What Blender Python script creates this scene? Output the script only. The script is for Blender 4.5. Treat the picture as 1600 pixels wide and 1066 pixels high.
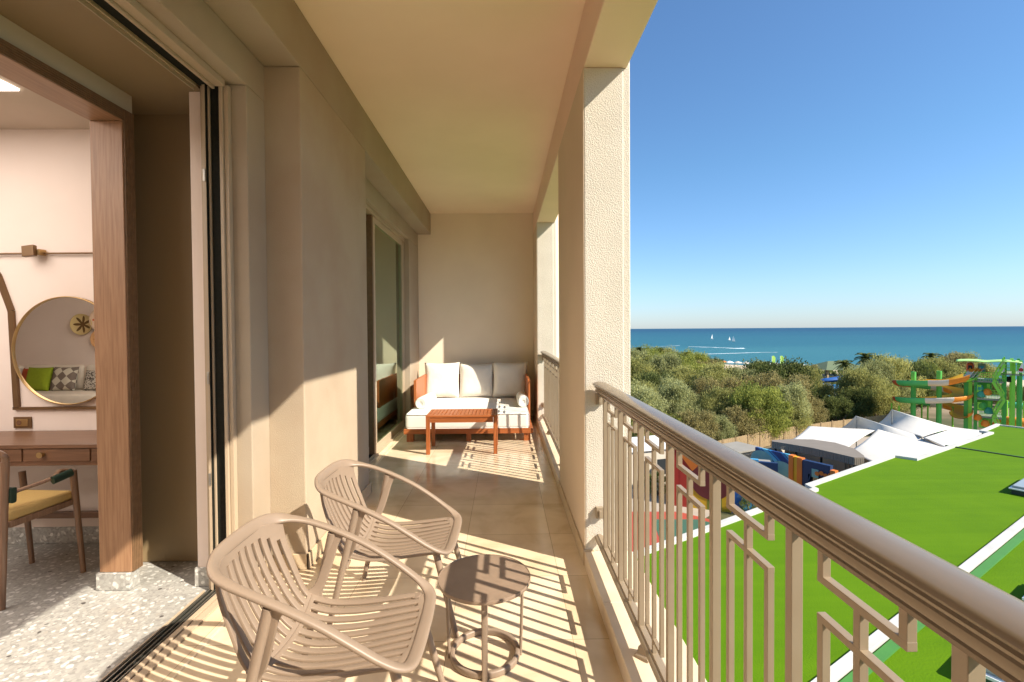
import bpy, math, random
from mathutils import Vector, Matrix
import numpy as np
random.seed(7)
C = bpy.context.scene
for o in list(bpy.data.objects): bpy.data.objects.remove(o)

# ------------------------------------------------------------------ camera
YAW, PITCH, ROLL, F, CY, EYE = 1.55073994e-02, 1.83773203e-02, -6.78416525e-03, 750.0, 528.83, 1.5
_f = Vector((math.sin(YAW)*math.cos(PITCH), math.cos(YAW)*math.cos(PITCH), -math.sin(PITCH)))
_r0 = Vector((math.cos(YAW), -math.sin(YAW), 0)); _u0 = _r0.cross(_f)
_r = math.cos(ROLL)*_r0 + math.sin(ROLL)*_u0; _u = -math.sin(ROLL)*_r0 + math.cos(ROLL)*_u0
cam = bpy.data.objects.new('camera', bpy.data.cameras.new('camera')); C.collection.objects.link(cam)
M = Matrix.Identity(4)
for i in range(3): M[i][0], M[i][1], M[i][2] = _r[i], _u[i], -_f[i]
M[2][3] = EYE
cam.matrix_world = M
cam.data.sensor_width = 36; cam.data.lens = 36*F/1600; cam.data.shift_y = (CY-533)/1600
cam.data.clip_start = 0.05; cam.data.clip_end = 60000
C.camera = cam
def at(x, y, z=None, X=None, Y=None):
    """a place measured off the photograph: the point on a given plane"""
    d = (x-800)/F*_r + (CY-y)/F*_u + _f
    k = (z-EYE)/d.z if z is not None else (X/d.x if X is not None else Y/d.y)
    return Vector((d.x*k, d.y*k, d.z*k+EYE))

# ------------------------------------------------------------------ world, sun
SUN = Vector((1.0, -0.60, 0.965)).normalized()
el = math.asin(SUN.z); az = math.atan2(SUN.x, SUN.y)
W = bpy.data.worlds.new("World"); C.world = W; W.use_nodes = True
nt = W.node_tree; nt.nodes.clear()
sky = nt.nodes.new('ShaderNodeTexSky'); sky.sky_type = 'NISHITA'; sky.sun_disc = False
sky.sun_elevation = el; sky.sun_rotation = az; sky.altitude = 0; sky.air_density = 1.15; sky.dust_density = 0.25; sky.ozone_density = 2.6
bg = nt.nodes.new('ShaderNodeBackground'); bg.inputs[1].default_value = 0.10
wo = nt.nodes.new('ShaderNodeOutputWorld')
tint = nt.nodes.new('ShaderNodeMix'); tint.data_type = 'RGBA'; tint.blend_type = 'MULTIPLY'; tint.inputs[0].default_value = 1; 
_tc=nt.nodes.new('ShaderNodeTexCoord'); _sx=nt.nodes.new('ShaderNodeSeparateXYZ'); nt.links.new(_tc.outputs['Generated'],_sx.inputs[0])
_rp=nt.nodes.new('ShaderNodeValToRGB'); _e=_rp.color_ramp.elements; _e.new(.08); _e.new(.3)
for _q,(_p,_c) in zip(_e,((0,(.60,.76,1.16)),(.08,(.65,.82,1.08)),(.3,(.60,.83,1.0)),(1,(.72,.84,1.0)))): _q.position=_p; _q.color=(*_c,1)
nt.links.new(_sx.outputs[2],_rp.inputs[0]); nt.links.new(_rp.outputs[0],tint.inputs[7])
nt.links.new(sky.outputs[0], tint.inputs[6]); nt.links.new(tint.outputs[2], bg.inputs[0]); nt.links.new(bg.outputs[0], wo.inputs[0])
sl = bpy.data.lights.new('sun', 'SUN'); sl.energy = 4.9; sl.angle = math.radians(0.55); sl.color = (1.0, 0.91, 0.77)
so = bpy.data.objects.new('sun', sl); C.collection.objects.link(so)
so.rotation_euler = (-SUN).to_track_quat('-Z', 'Y').to_euler()
C.view_settings.view_transform = 'Standard'; C.view_settings.look = 'None'
C.view_settings.exposure = 0.88; C.view_settings.gamma = 1.0
C.cycles.max_bounces = 10; C.cycles.diffuse_bounces = 6
try: C.cycles.use_denoising = True
except Exception: pass

# ------------------------------------------------------------------ materials
def mat(name, col, rough=0.6, metal=0.0, spec=0.5, noise=None, bump=None, emis=None, trans=0, coat=0):
    """col: rgb; noise=(scale, rgb2, amount); bump=(scale, strength, distance, detail)"""
    m = bpy.data.materials.new(name); m.use_nodes = True
    n = m.node_tree.nodes; l = m.node_tree.links; b = n['Principled BSDF']
    b.inputs['Base Color'].default_value = (*col, 1); b.inputs['Roughness'].default_value = rough
    b.inputs['Metallic'].default_value = metal; b.inputs['Specular IOR Level'].default_value = spec
    b.inputs['Coat Weight'].default_value = coat
    tc = n.new('ShaderNodeTexCoord')
    if noise:
        t = n.new('ShaderNodeTexNoise'); t.inputs['Scale'].default_value = noise[0]; t.inputs['Detail'].default_value = 6
        l.new(tc.outputs['Object'], t.inputs['Vector'])
        r = n.new('ShaderNodeMapRange'); r.inputs[1].default_value = 0.35; r.inputs[2].default_value = 0.65; r.inputs[4].default_value = noise[2]
        l.new(t.outputs[0], r.inputs[0])
        x = n.new('ShaderNodeMix'); x.data_type = 'RGBA'; x.inputs[6].default_value = (*col, 1); x.inputs[7].default_value = (*noise[1], 1)
        l.new(r.outputs[0], x.inputs[0]); l.new(x.outputs[2], b.inputs['Base Color'])
    if bump:
        t = n.new('ShaderNodeTexNoise'); t.inputs['Scale'].default_value = bump[0]; t.inputs['Detail'].default_value = bump[3]
        l.new(tc.outputs['Object'], t.inputs['Vector'])
        bp = n.new('ShaderNodeBump'); bp.inputs['Strength'].default_value = bump[1]; bp.inputs['Distance'].default_value = bump[2]
        l.new(t.outputs[0], bp.inputs['Height']); l.new(bp.outputs[0], b.inputs['Normal'])
    if emis:
        b.inputs['Emission Color'].default_value = (*emis[0], 1); b.inputs['Emission Strength'].default_value = emis[1]
    return m
def N(m): return m.node_tree.nodes, m.node_tree.links, m.node_tree.nodes['Principled BSDF']
def mapping(m, scale=(1,1,1), rot=(0,0,0), coord='Object'):
    n, l, b = N(m); tc = n.new('ShaderNodeTexCoord'); mp = n.new('ShaderNodeMapping')
    mp.inputs['Scale'].default_value = scale; mp.inputs['Rotation'].default_value = rot
    l.new(tc.outputs[coord], mp.inputs[0]); return mp.outputs[0]
def ramp(m, src, stops, interp='LINEAR'):
    n, l, b = N(m); r = n.new('ShaderNodeValToRGB'); r.color_ramp.interpolation = interp
    e = r.color_ramp.elements
    while len(e) < len(stops): e.new(0.5)
    for q, (p, c) in zip(e, stops): q.position = p; q.color = (*c, 1)
    l.new(src, r.inputs[0]); return r.outputs[0]

MAT = {}
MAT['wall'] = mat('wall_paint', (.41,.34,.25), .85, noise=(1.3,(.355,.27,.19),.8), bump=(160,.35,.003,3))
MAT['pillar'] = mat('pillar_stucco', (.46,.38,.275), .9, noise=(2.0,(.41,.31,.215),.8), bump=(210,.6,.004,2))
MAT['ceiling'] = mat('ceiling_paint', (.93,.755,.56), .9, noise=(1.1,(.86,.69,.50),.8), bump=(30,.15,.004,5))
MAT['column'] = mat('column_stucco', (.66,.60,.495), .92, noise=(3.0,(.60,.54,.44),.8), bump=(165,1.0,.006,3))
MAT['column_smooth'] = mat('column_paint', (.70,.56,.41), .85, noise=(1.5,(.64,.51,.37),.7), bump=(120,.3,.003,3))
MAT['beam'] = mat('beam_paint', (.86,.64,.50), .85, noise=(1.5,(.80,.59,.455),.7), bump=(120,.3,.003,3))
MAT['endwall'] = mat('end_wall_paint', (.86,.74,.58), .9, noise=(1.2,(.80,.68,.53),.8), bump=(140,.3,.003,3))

def tiles_mat():
    m = mat('travertine_tiles', (.6,.45,.3), .22, spec=.5); n, l, b = N(m)
    v = mapping(m)
    br = n.new('ShaderNodeTexBrick'); br.offset = 0.0; br.inputs['Scale'].default_value = 1.0
    br.inputs['Brick Width'].default_value = .60; br.inputs['Row Height'].default_value = .60
    br.inputs['Mortar Size'].default_value = .0016; br.inputs['Mortar Smooth'].default_value = .3
    br.inputs['Color1'].default_value = (.68,.55,.385,1); br.inputs['Color2'].default_value = (.77,.645,.475,1); br.inputs['Mortar'].default_value = (.34,.26,.17,1)
    mp = n.new('ShaderNodeMapping'); mp.inputs['Location'].default_value = (.28,.11,0); l.new(v, mp.inputs[0]); l.new(mp.outputs[0], br.inputs['Vector'])
    t = n.new('ShaderNodeTexNoise'); t.inputs['Scale'].default_value = 3.0; t.inputs['Detail'].default_value = 9; t.inputs['Distortion'].default_value = .5; l.new(v, t.inputs['Vector'])
    c = ramp(m, t.outputs[0], [(.3,(.80,.74,.65)), (.5,(.97,.945,.90)), (.68,(1.07,1.06,1.03))])
    x = n.new('ShaderNodeMix'); x.data_type='RGBA'; x.blend_type='MULTIPLY'; x.inputs[0].default_value = 1
    l.new(br.outputs[0], x.inputs[6]); l.new(c, x.inputs[7]); l.new(x.outputs[2], b.inputs['Base Color'])
    r = n.new('ShaderNodeMapRange'); r.inputs[3].default_value=.08; r.inputs[4].default_value=.24; l.new(t.outputs[0], r.inputs[0]); l.new(r.outputs[0], b.inputs['Roughness'])
    bp = n.new('ShaderNodeBump'); bp.inputs['Strength'].default_value=.4; bp.inputs['Distance'].default_value=.002; bp.invert=True
    l.new(br.outputs['Fac'], bp.inputs['Height']); l.new(bp.outputs[0], b.inputs['Normal'])
    return m
MAT['tiles'] = tiles_mat()
MAT['kerb'] = mat('kerb_marble', (.72,.60,.44), .45, noise=(5,(.64,.50,.34),.7))
MAT['skirt'] = mat('skirting_marble', (.60,.47,.31), .35, noise=(6,(.5,.38,.24),.8))
def terrazzo():
    m = mat('terrazzo', (.6,.57,.5), .3); n, l, b = N(m); v = mapping(m)
    nz = n.new('ShaderNodeTexNoise'); nz.inputs['Scale'].default_value = 14; l.new(v, nz.inputs['Vector'])
    ad = n.new('ShaderNodeMix'); ad.data_type='RGBA'; ad.inputs[0].default_value=.05; l.new(v, ad.inputs[6]); l.new(nz.outputs[1], ad.inputs[7])
    vo = n.new('ShaderNodeTexVoronoi'); vo.inputs['Scale'].default_value = 30; l.new(ad.outputs[2], vo.inputs['Vector'])
    cc = n.new('ShaderNodeSeparateColor'); l.new(vo.outputs['Color'], cc.inputs[0])
    chip = ramp(m, cc.outputs[0], [(.0,(.58,.57,.53)), (.42,(.42,.41,.375)), (.66,(.65,.64,.60)), (.88,(.36,.335,.295)), (.97,(.09,.08,.075))], 'CONSTANT')
    mask = n.new('ShaderNodeMapRange'); mask.inputs[1].default_value=.30; mask.inputs[2].default_value=.36; l.new(vo.outputs['Distance'], mask.inputs[0])
    vs = n.new('ShaderNodeTexVoronoi'); vs.inputs['Scale'].default_value = 75; l.new(v, vs.inputs['Vector'])
    cs = n.new('ShaderNodeSeparateColor'); l.new(vs.outputs['Color'], cs.inputs[0])
    grain = ramp(m, cs.outputs[1], [(0,(.32,.31,.285)), (.4,(.37,.36,.33)), (.8,(.27,.26,.24)), (.93,(.45,.44,.41))], 'CONSTANT')
    x = n.new('ShaderNodeMix'); x.data_type='RGBA'; l.new(mask.outputs[0], x.inputs[0]); l.new(chip, x.inputs[6]); l.new(grain, x.inputs[7]); l.new(x.outputs[2], b.inputs['Base Color'])
    return m
MAT['terrazzo'] = terrazzo()
def wood(name, c1, c2, scale=9, axis=2, rough=.4, coat=0):
    m = mat(name, c1, rough, coat=coat); n, l, b = N(m)
    s = [scale*2.2]*3; s[axis] = scale*.12
    v = mapping(m, tuple(s)); t = n.new('ShaderNodeTexNoise'); t.inputs['Scale'].default_value = 2.2; t.inputs['Detail'].default_value = 8; t.inputs['Distortion'].default_value = .6
    l.new(v, t.inputs['Vector']); c = ramp(m, t.outputs[0], [(.32,c2), (.62,c1)]); l.new(c, b.inputs['Base Color'])
    bp = n.new('ShaderNodeBump'); bp.inputs['Strength'].default_value=.12; bp.inputs['Distance'].default_value=.002; l.new(t.outputs[0], bp.inputs['Height']); l.new(bp.outputs[0], b.inputs['Normal'])
    return m
MAT['oak'] = wood('oak_veneer', (.36,.20,.105), (.26,.135,.068), 14, 2, .45)
MAT['oak_h'] = wood('oak_veneer_horizontal', (.34,.19,.10), (.25,.13,.065), 14, 1, .45)
MAT['fluted'] = mat('fluted_dark_wood', (.20,.115,.058), .5, noise=(30,(.15,.085,.042),.8))
MAT['desk'] = wood('walnut', (.19,.095,.05), (.125,.06,.032), 12, 0, .35)
MAT['teak'] = wood('teak', (.42,.125,.035), (.30,.085,.022), 10, 0, .42)
MAT['teak_v'] = wood('teak_upright', (.42,.125,.035), (.30,.085,.022), 10, 2, .42)
MAT['brown'] = mat('brown_panel_paint', (.27,.195,.105), .6, noise=(1.5,(.25,.18,.095),.5))
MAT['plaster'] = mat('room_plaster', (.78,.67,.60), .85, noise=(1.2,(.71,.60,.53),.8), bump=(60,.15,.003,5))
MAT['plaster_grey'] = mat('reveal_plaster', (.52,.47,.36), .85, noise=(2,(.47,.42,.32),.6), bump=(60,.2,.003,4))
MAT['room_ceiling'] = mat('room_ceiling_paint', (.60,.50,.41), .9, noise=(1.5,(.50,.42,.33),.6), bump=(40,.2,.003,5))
MAT['alu'] = mat('taupe_aluminium', (.46,.36,.25), .42, metal=.0, noise=(4,(.42,.33,.23),.5))
MAT['alu_dark'] = mat('black_rubber_track', (.012,.013,.009), .7, spec=.15, noise=(60,(.02,.02,.016),.6))
MAT['steel'] = mat('track_steel', (.45,.43,.38), .35, metal=.9, noise=(30,(.3,.29,.26),.6))
MAT['rail'] = mat('champagne_metal_paint', (.32,.25,.168), .38, metal=.1, noise=(8,(.285,.213,.137),.7), bump=(200,.05,.001,2))
MAT['handrail'] = mat('champagne_metal_gloss', (.235,.180,.120), .27, metal=.2, noise=(6,(.205,.148,.094),.7))
MAT['plastic'] = mat('taupe_resin', (.275,.202,.145), .43, noise=(12,(.255,.187,.134),.5), bump=(260,.08,.001,2))
MAT['tabletop'] = mat('taupe_table_laminate', (.25,.178,.125), .28, noise=(18,(.31,.22,.158),.5), bump=(300,.06,.001,2))
MAT['fabric'] = mat('white_canvas', (.78,.75,.69), .95, noise=(5,(.73,.70,.64),.5), bump=(420,.25,.002,2))
MAT['cushion'] = mat('offwhite_canvas', (.76,.72,.65), .95, noise=(6,(.70,.66,.59),.6), bump=(14,.25,.02,4))
def glass_mat(name, tint, rough=.0, mix=.55):
    m = bpy.data.materials.new(name); m.use_nodes = True; n = m.node_tree.nodes; l = m.node_tree.links; n.clear()
    o = n.new('ShaderNodeOutputMaterial'); g = n.new('ShaderNodeBsdfGlossy'); g.inputs['Roughness'].default_value = rough; g.inputs[0].default_value = (.82,.97,.82,1)
    t = n.new('ShaderNodeBsdfTransparent'); t.inputs[0].default_value = (*tint,1)
    fr = n.new('ShaderNodeFresnel'); fr.inputs[0].default_value = 1.52
    mr = n.new('ShaderNodeMapRange'); mr.inputs[3].default_value = .26; mr.inputs[4].default_value = 1.0; l.new(fr.outputs[0], mr.inputs[0])
    x = n.new('ShaderNodeMixShader'); l.new(mr.outputs[0], x.inputs[0]); l.new(t.outputs[0], x.inputs[1]); l.new(g.outputs[0], x.inputs[2]); l.new(x.outputs[0], o.inputs[0])
    return m
MAT['glass'] = glass_mat('green_window_glass', (.74,.94,.76))
MAT['curtain'] = mat('sheer_curtain', (.88,.88,.70), .9, noise=(7,(.74,.75,.57),.5))
MAT['mirror'] = mat('mirror_glass', (.95,.95,.92), .0, metal=1.0, noise=(2,(.93,.93,.90),.5))
MAT['brass'] = mat('aged_brass', (.45,.30,.14), .4, metal=.85, noise=(12,(.48,.30,.11),.5))
MAT['bronze'] = mat('bronze_metal', (.20,.115,.055), .4, metal=.5, noise=(12,(.16,.09,.04),.5))
MAT['green_strap'] = mat('dark_green_leather', (.012,.035,.022), .5, noise=(30,(.02,.05,.03),.5))
MAT['seat_yellow'] = mat('mustard_upholstery', (.55,.36,.12), .8, noise=(90,(.48,.31,.10),.6), bump=(300,.2,.001,2))
MAT['chairwood'] = wood('light_walnut', (.27,.155,.09), (.19,.105,.06), 14, 2, .35)
MAT['lamp_panel'] = mat('ceiling_lamp_panel', (.9,.85,.75), .5, noise=(3,(.88,.83,.73),.3), emis=((1,.90,.82),3.2))

# ------------------------------------------------------------------ mesh builder
class MB:
    def __init__(s): s.v=[]; s.f=[]; s.m=[]; s.k=0
    def add(s, vs, fs):
        b=len(s.v); s.v += [tuple(v) for v in vs]
        for f in fs: s.f.append(tuple(b+i for i in f)); s.m.append(s.k)
        return s
    def box(s, x0,x1,y0,y1,z0,z1):
        return s.add([(x,y,z) for z in (z0,z1) for y in (y0,y1) for x in (x0,x1)], [(0,2,3,1),(4,5,7,6),(0,1,5,4),(2,6,7,3),(0,4,6,2),(1,3,7,5)])
    def frame(s, p, q, up=(0,0,1)):
        p=Vector(p); q=Vector(q); d=(q-p).normalized(); up=Vector(up)
        if abs(d.dot(up))>.98: up=Vector((0,1,0)) if abs(d.y)<.9 else Vector((1,0,0))
        a=d.cross(up).normalized(); return p,q,a,a.cross(d).normalized()
    def bar(s, p, q, w, h, up=(0,0,1)):
        p,q,a,b=s.frame(p,q,up); w/=2; h/=2
        vs=[c+a*i*w+b*j*h for c in (p,q) for j in (-1,1) for i in (-1,1)]
        return s.add(vs,[(0,2,3,1),(4,5,7,6),(0,1,5,4),(2,6,7,3),(0,4,6,2),(1,3,7,5)])
    def cyl(s, p, q, r0, r1=None, n=14, caps=True):
        r1=r0 if r1 is None else r1; p,q,a,b=s.frame(p,q)
        vs=[c+(a*math.cos(6.2832*i/n)+b*math.sin(6.2832*i/n))*r for c,r in ((p,r0),(q,r1)) for i in range(n)]
        fs=[(i,(i+1)%n,n+(i+1)%n,n+i) for i in range(n)]
        if caps: fs+=[tuple(range(n-1,-1,-1)),tuple(range(n,2*n))]
        return s.add(vs,fs)
    def prism(s, poly, z0, z1):
        n=len(poly); ar=sum(poly[i][0]*poly[(i+1)%n][1]-poly[(i+1)%n][0]*poly[i][1] for i in range(n))
        if ar<0: poly=poly[::-1]
        vs=[(x,y,z0) for x,y in poly]+[(x,y,z1) for x,y in poly]
        return s.add(vs,[tuple(range(n-1,-1,-1)),tuple(range(n,2*n))]+[(i,(i+1)%n,n+(i+1)%n,n+i) for i in range(n)])
    def sweep(s, path, sec, closed=False, up=(0,0,1), scale=None, caps=True):
        """sec: list of (side, up) offsets"""
        path=[Vector(p) for p in path]; n=len(path); k=len(sec); vs=[]; up=Vector(up)
        for i,p in enumerate(path):
            if closed: d=path[(i+1)%n]-path[i-1]
            else: d=path[min(i+1,n-1)]-path[max(i-1,0)]
            d.normalize(); a=d.cross(up)
            a = a.normalized() if a.length>1e-4 else Vector((1,0,0)); b=a.cross(d).normalized(); q=1 if scale is None else scale[i]
            vs += [p+a*x*q+b*y*q for x,y in sec]
        fs=[]
        for i in range(n if closed else n-1):
            j=(i+1)%n
            for t in range(k): fs.append((i*k+t, i*k+(t+1)%k, j*k+(t+1)%k, j*k+t))
        if not closed and caps: fs += [tuple(range(k-1,-1,-1)), tuple((n-1)*k+t for t in range(k))]
        return s.add(vs,fs)
    def lathe(s, prof, c=(0,0,0), n=32):
        vs=[(c[0]+r*math.cos(6.2832*i/n),c[1]+r*math.sin(6.2832*i/n),c[2]+z) for r,z in prof for i in range(n)]
        fs=[(j*n+i,j*n+(i+1)%n,(j+1)*n+(i+1)%n,(j+1)*n+i) for j in range(len(prof)-1) for i in range(n)]
        fs+=[tuple(range(n-1,-1,-1)),tuple((len(prof)-1)*n+i for i in range(n))]
        return s.add(vs,fs)
    def grid(s, fn, nu, nv, skip=None):
        b=[[fn(i/nu,j/nv) for j in range(nv+1)] for i in range(nu+1)]
        vs=[p for r in b for p in r]; fs=[]
        for i in range(nu):
            for j in range(nv):
                if skip and skip(i,j): continue
                a=i*(nv+1)+j; fs.append((a,a+1,a+nv+2,a+nv+1))
        return s.add(vs,fs)
    def build(s, name, mats, parent=None, smooth=35, bevel=0, loc=None, solid=0, subsurf=0):
        me=bpy.data.meshes.new(name); me.from_pydata(s.v,[],s.f)
        if not isinstance(mats,(list,tuple)): mats=[mats]
        for m in mats: me.materials.append(m)
        for p,k in zip(me.polygons,s.m): p.material_index=k
        me.update()
        if smooth:
            for p in me.polygons: p.use_smooth=True
            if smooth<180: me.set_sharp_from_angle(angle=math.radians(smooth))
        o=bpy.data.objects.new(name,me); C.collection.objects.link(o)
        if parent is not None: o.parent=parent
        if loc is not None: o.location=loc
        if solid:
            q=o.modifiers.new('solid','SOLIDIFY'); q.thickness=solid; q.offset=0
        if subsurf:
            q=o.modifiers.new('sub','SUBSURF'); q.levels=q.render_levels=subsurf
        if bevel:
            q=o.modifiers.new('bevel','BEVEL'); q.width=bevel; q.segments=2; q.limit_method='ANGLE'; q.angle_limit=math.radians(40)
        return o
def tag(o, label=None, cat=None, group=None, kind=None):
    if label: o['label']=label
    if cat: o['category']=cat
    if group: o['group']=group
    if kind: o['kind']=kind
    return o
def struct(o): o['kind']='structure'; return o
def thing(name, loc, label, cat, group=None, rz=0):
    o=bpy.data.objects.new(name,None); C.collection.objects.link(o); o.location=loc; o.rotation_euler=(0,0,rz); o.empty_display_size=.2
    return tag(o,label,cat,group)
def copy_tree(o, parent=None):
    c=o.copy(); C.collection.objects.link(c); c.parent=parent
    for ch in list(o.children): copy_tree(ch,c)
    return c
def oval(w,h,n=12): return [(w/2*math.cos(6.2832*i/n), h/2*math.sin(6.2832*i/n)) for i in range(n)]
def rrect(w,h,r,n=3):
    o=[]
    for cx,cy,a0 in ((w/2-r,h/2-r,0),(-w/2+r,h/2-r,90),(-w/2+r,-h/2+r,180),(w/2-r,-h/2+r,270)):
        for i in range(n+1):
            a=math.radians(a0+90*i/n); o.append((cx+r*math.cos(a),cy+r*math.sin(a)))
    return o
def catmull(P, n=6, closed=False):
    P=[Vector(p) for p in P]; o=[]; m=len(P)
    for i in range(m if closed else m-1):
        if closed: a,b,c,d=P[i-1],P[i],P[(i+1)%m],P[(i+2)%m]
        else: a,b,c,d=P[max(i-1,0)],P[i],P[i+1],P[min(i+2,m-1)]
        for k in range(n):
            t=k/n; o.append(.5*((2*b)+(c-a)*t+(2*a-5*b+4*c-d)*t*t+(3*b-a-3*c+d)*t**3))
    if not closed: o.append(P[-1])
    return o

# ------------------------------------------------------------------ hotel balcony: the setting
ZC, ZB, YE = 3.50, 3.135, 8.30          # ceiling, beam underside, end wall
XP, XW, XF = -1.255, -1.475, .505        # pillar face, wall face, column inner face
Y0 = -1.40
struct(MB().box(-1.60,.50,Y0,YE,-.25,0).build('balcony_floor', MAT['tiles'], smooth=0))
struct(MB().box(-1.95,.78,Y0,YE,ZC,ZC+.3).build('ceiling', MAT['ceiling'], smooth=0))
struct(MB().box(-2.4,1.2,YE,YE+.3,-.25,ZC+.3).build('end_wall', MAT['endwall'], smooth=0))
struct(MB().box(-9.6,1.2,Y0-1.2,Y0,-.25,ZC+.3).build('rear_wall', MAT['endwall'], smooth=0))
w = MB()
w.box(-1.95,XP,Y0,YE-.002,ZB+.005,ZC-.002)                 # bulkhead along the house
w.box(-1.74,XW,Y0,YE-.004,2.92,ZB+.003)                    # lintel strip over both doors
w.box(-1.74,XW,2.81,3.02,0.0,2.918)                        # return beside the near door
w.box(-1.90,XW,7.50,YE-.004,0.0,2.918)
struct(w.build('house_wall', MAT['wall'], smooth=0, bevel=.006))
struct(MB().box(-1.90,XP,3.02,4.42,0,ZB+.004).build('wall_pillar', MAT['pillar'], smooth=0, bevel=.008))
struct(MB().box(XF+.001,.78,Y0,YE-.002,ZB,ZC-.002).build('beam', MAT['beam'], smooth=0, bevel=.008))
def column(y0,y1):
    m=MB(); m.box(XF,.755,y0,y1,.0,ZB-.001)
    m.k=1; m.box(.745,.80,y0+.012,y1-.012,-.30,ZB+.30)
    return m
struct(column(3.02,4.42).build('column', [MAT['column'],MAT['column']], smooth=0, bevel=.008))
struct(column(7.36,YE-.003).build('column', [MAT['column'],MAT['column']], smooth=0, bevel=.008))
struct(column(Y0,0.0).build('column', [MAT['column'],MAT['column']], smooth=0, bevel=.008))
# smooth painted cladding of the columns' balcony side
for y0,y1 in ((3.024,4.416),(7.364,YE-.01)):
    struct(MB().box(XF-.003,XF+.01,y0,y1,.1,ZB-.01).build('column_lining', MAT['column_smooth'], smooth=0))
# kerb below the railings
for y0,y1 in ((-.0,3.018),(4.422,7.358)):
    m=MB(); ys=y0
    while ys<y1-.01:
        ye=min(ys+1.22,y1); m.box(.497,.80,ys+.0015,ye-.0015,-.2,.090); ys=ye
    m.box(.52,.785,y0,y1,-.25,.086)
    struct(m.build('kerb', MAT['kerb'], smooth=0, bevel=.004))
m=MB(); m.box(XF-.016,XF-.004,3.008,4.432,0.002,.10); m.box(XF-.016,.56,3.006,3.0195,0.0921,.10) ; m.box(XF-.016,.562,3.006,3.0195,.002,.0915)
m.box(XF-.016,XF-.004,7.348,YE-.004,.002,.10)
m.box(XP+.002,XP+.016,3.006,4.434,.002,.10); m.box(-1.46,XP+.016,3.006,3.018,.002,.10); m.box(XW+.002,XW+.014,2.80,3.004,.002,.10)
m.box(XW+.002,XW+.014,7.49,YE-.004,.002,.10); m.box(XW+.02,XF-.02,YE-.014,YE-.002,.002,.10); m.box(XP-.22,XP+.016,4.422,4.434,.002,.10)
struct(m.build('skirting', MAT['skirt'], smooth=0, bevel=.003))
# pale joint and strip between floor tiles and the door sills
struct(MB().box(-1.452,-1.440,Y0,2.80,-.01,.0025).build('floor_joint', MAT['kerb'], smooth=0))
struct(MB().box(-1.452,-1.440,4.44,7.49,-.01,.0025).build('floor_joint', MAT['kerb'], smooth=0))
# facade below the balcony (seen from a step outside only)
struct(MB().box(-9,.79,Y0,YE+.3,-12.6,-.26).build('facade', MAT['column'], smooth=0))

# ------------------------------------------------------------------ bedroom beside the balcony
YR, ZR = 3.454, 2.93
struct(MB().box(-9.5,-1.601,Y0-.6,YR+.2,-.22,-.002).build('room_floor', MAT['terrazzo'], smooth=0))
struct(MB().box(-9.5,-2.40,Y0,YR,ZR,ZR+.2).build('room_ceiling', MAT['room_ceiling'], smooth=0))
struct(MB().box(-9.5,-2.0,YR,YR+.15,0,ZR+.2).build('room_wall', MAT['plaster'], smooth=0))
struct(MB().box(-9.7,-9.5,Y0-.6,YR+.2,0,ZR+.2).build('room_wall', MAT['plaster'], smooth=0))
struct(MB().box(-9.5,-2.25,Y0+.001,Y0+.12,0,ZR+.1).build('room_wall', MAT['plaster'], smooth=0))
struct(MB().box(-9.5,-2.45,YR-.016,YR-.002,.0,.115).build('room_skirting', MAT['terrazzo'], smooth=0, bevel=.003))
# reveal: soffit, brown side panel, lit wall end
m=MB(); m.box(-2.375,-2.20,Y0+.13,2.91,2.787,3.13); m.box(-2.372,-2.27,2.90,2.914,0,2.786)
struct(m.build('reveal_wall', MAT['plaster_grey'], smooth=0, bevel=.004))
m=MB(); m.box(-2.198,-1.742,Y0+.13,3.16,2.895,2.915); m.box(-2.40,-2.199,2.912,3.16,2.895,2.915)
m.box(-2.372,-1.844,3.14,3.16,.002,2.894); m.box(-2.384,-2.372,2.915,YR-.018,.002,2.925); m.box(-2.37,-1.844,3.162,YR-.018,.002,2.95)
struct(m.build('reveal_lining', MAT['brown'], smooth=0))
struct(MB().box(-1.822,-1.722,2.84,3.138,.002,2.894).build('reveal_wall_end', MAT['plaster'], smooth=0, bevel=.003))
m=MB(); m.box(-1.834,-1.7221,2.828,2.839,.0,.11); m.box(-1.835,-1.823,2.84,3.138,.0,.11); m.box(-2.382,-2.19,2.797,2.875,.0,.098)
struct(m.build('reveal_skirting', MAT['terrazzo'], smooth=0, bevel=.002))
# timber door frame
t=thing('door_frame',(-2.276,2.84,0),'wooden door frame of pale oak with a dark fluted edge around the bedroom opening','door frame')
o=MB().box(-.094,.090,-.030,.030,.10,2.712).build('jamb',MAT['oak'],t,bevel=.003)
o=MB().box(-.094,.090,-4.1,.030,2.714,2.784).build('lintel',MAT['oak_h'],t,smooth=0,bevel=.003)
m=MB()
for i in range(6): m.box(.0915,.097,-.022+i*.0125,-.022+i*.0125+.009,.10,2.783)
for i in range(6): m.box(.0915,.097,-4.1,-.024,2.716+i*.0115,2.716+i*.0115+.0085)
m.box(.0905,.093,-4.1,.034,2.716,2.782); m.box(.02,.093,.031,.054,.10,2.783); m.box(.0905,.093,-.024,.0305,.10,2.715)
m.build('fluted_edge',MAT['fluted'],t,smooth=0)

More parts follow.
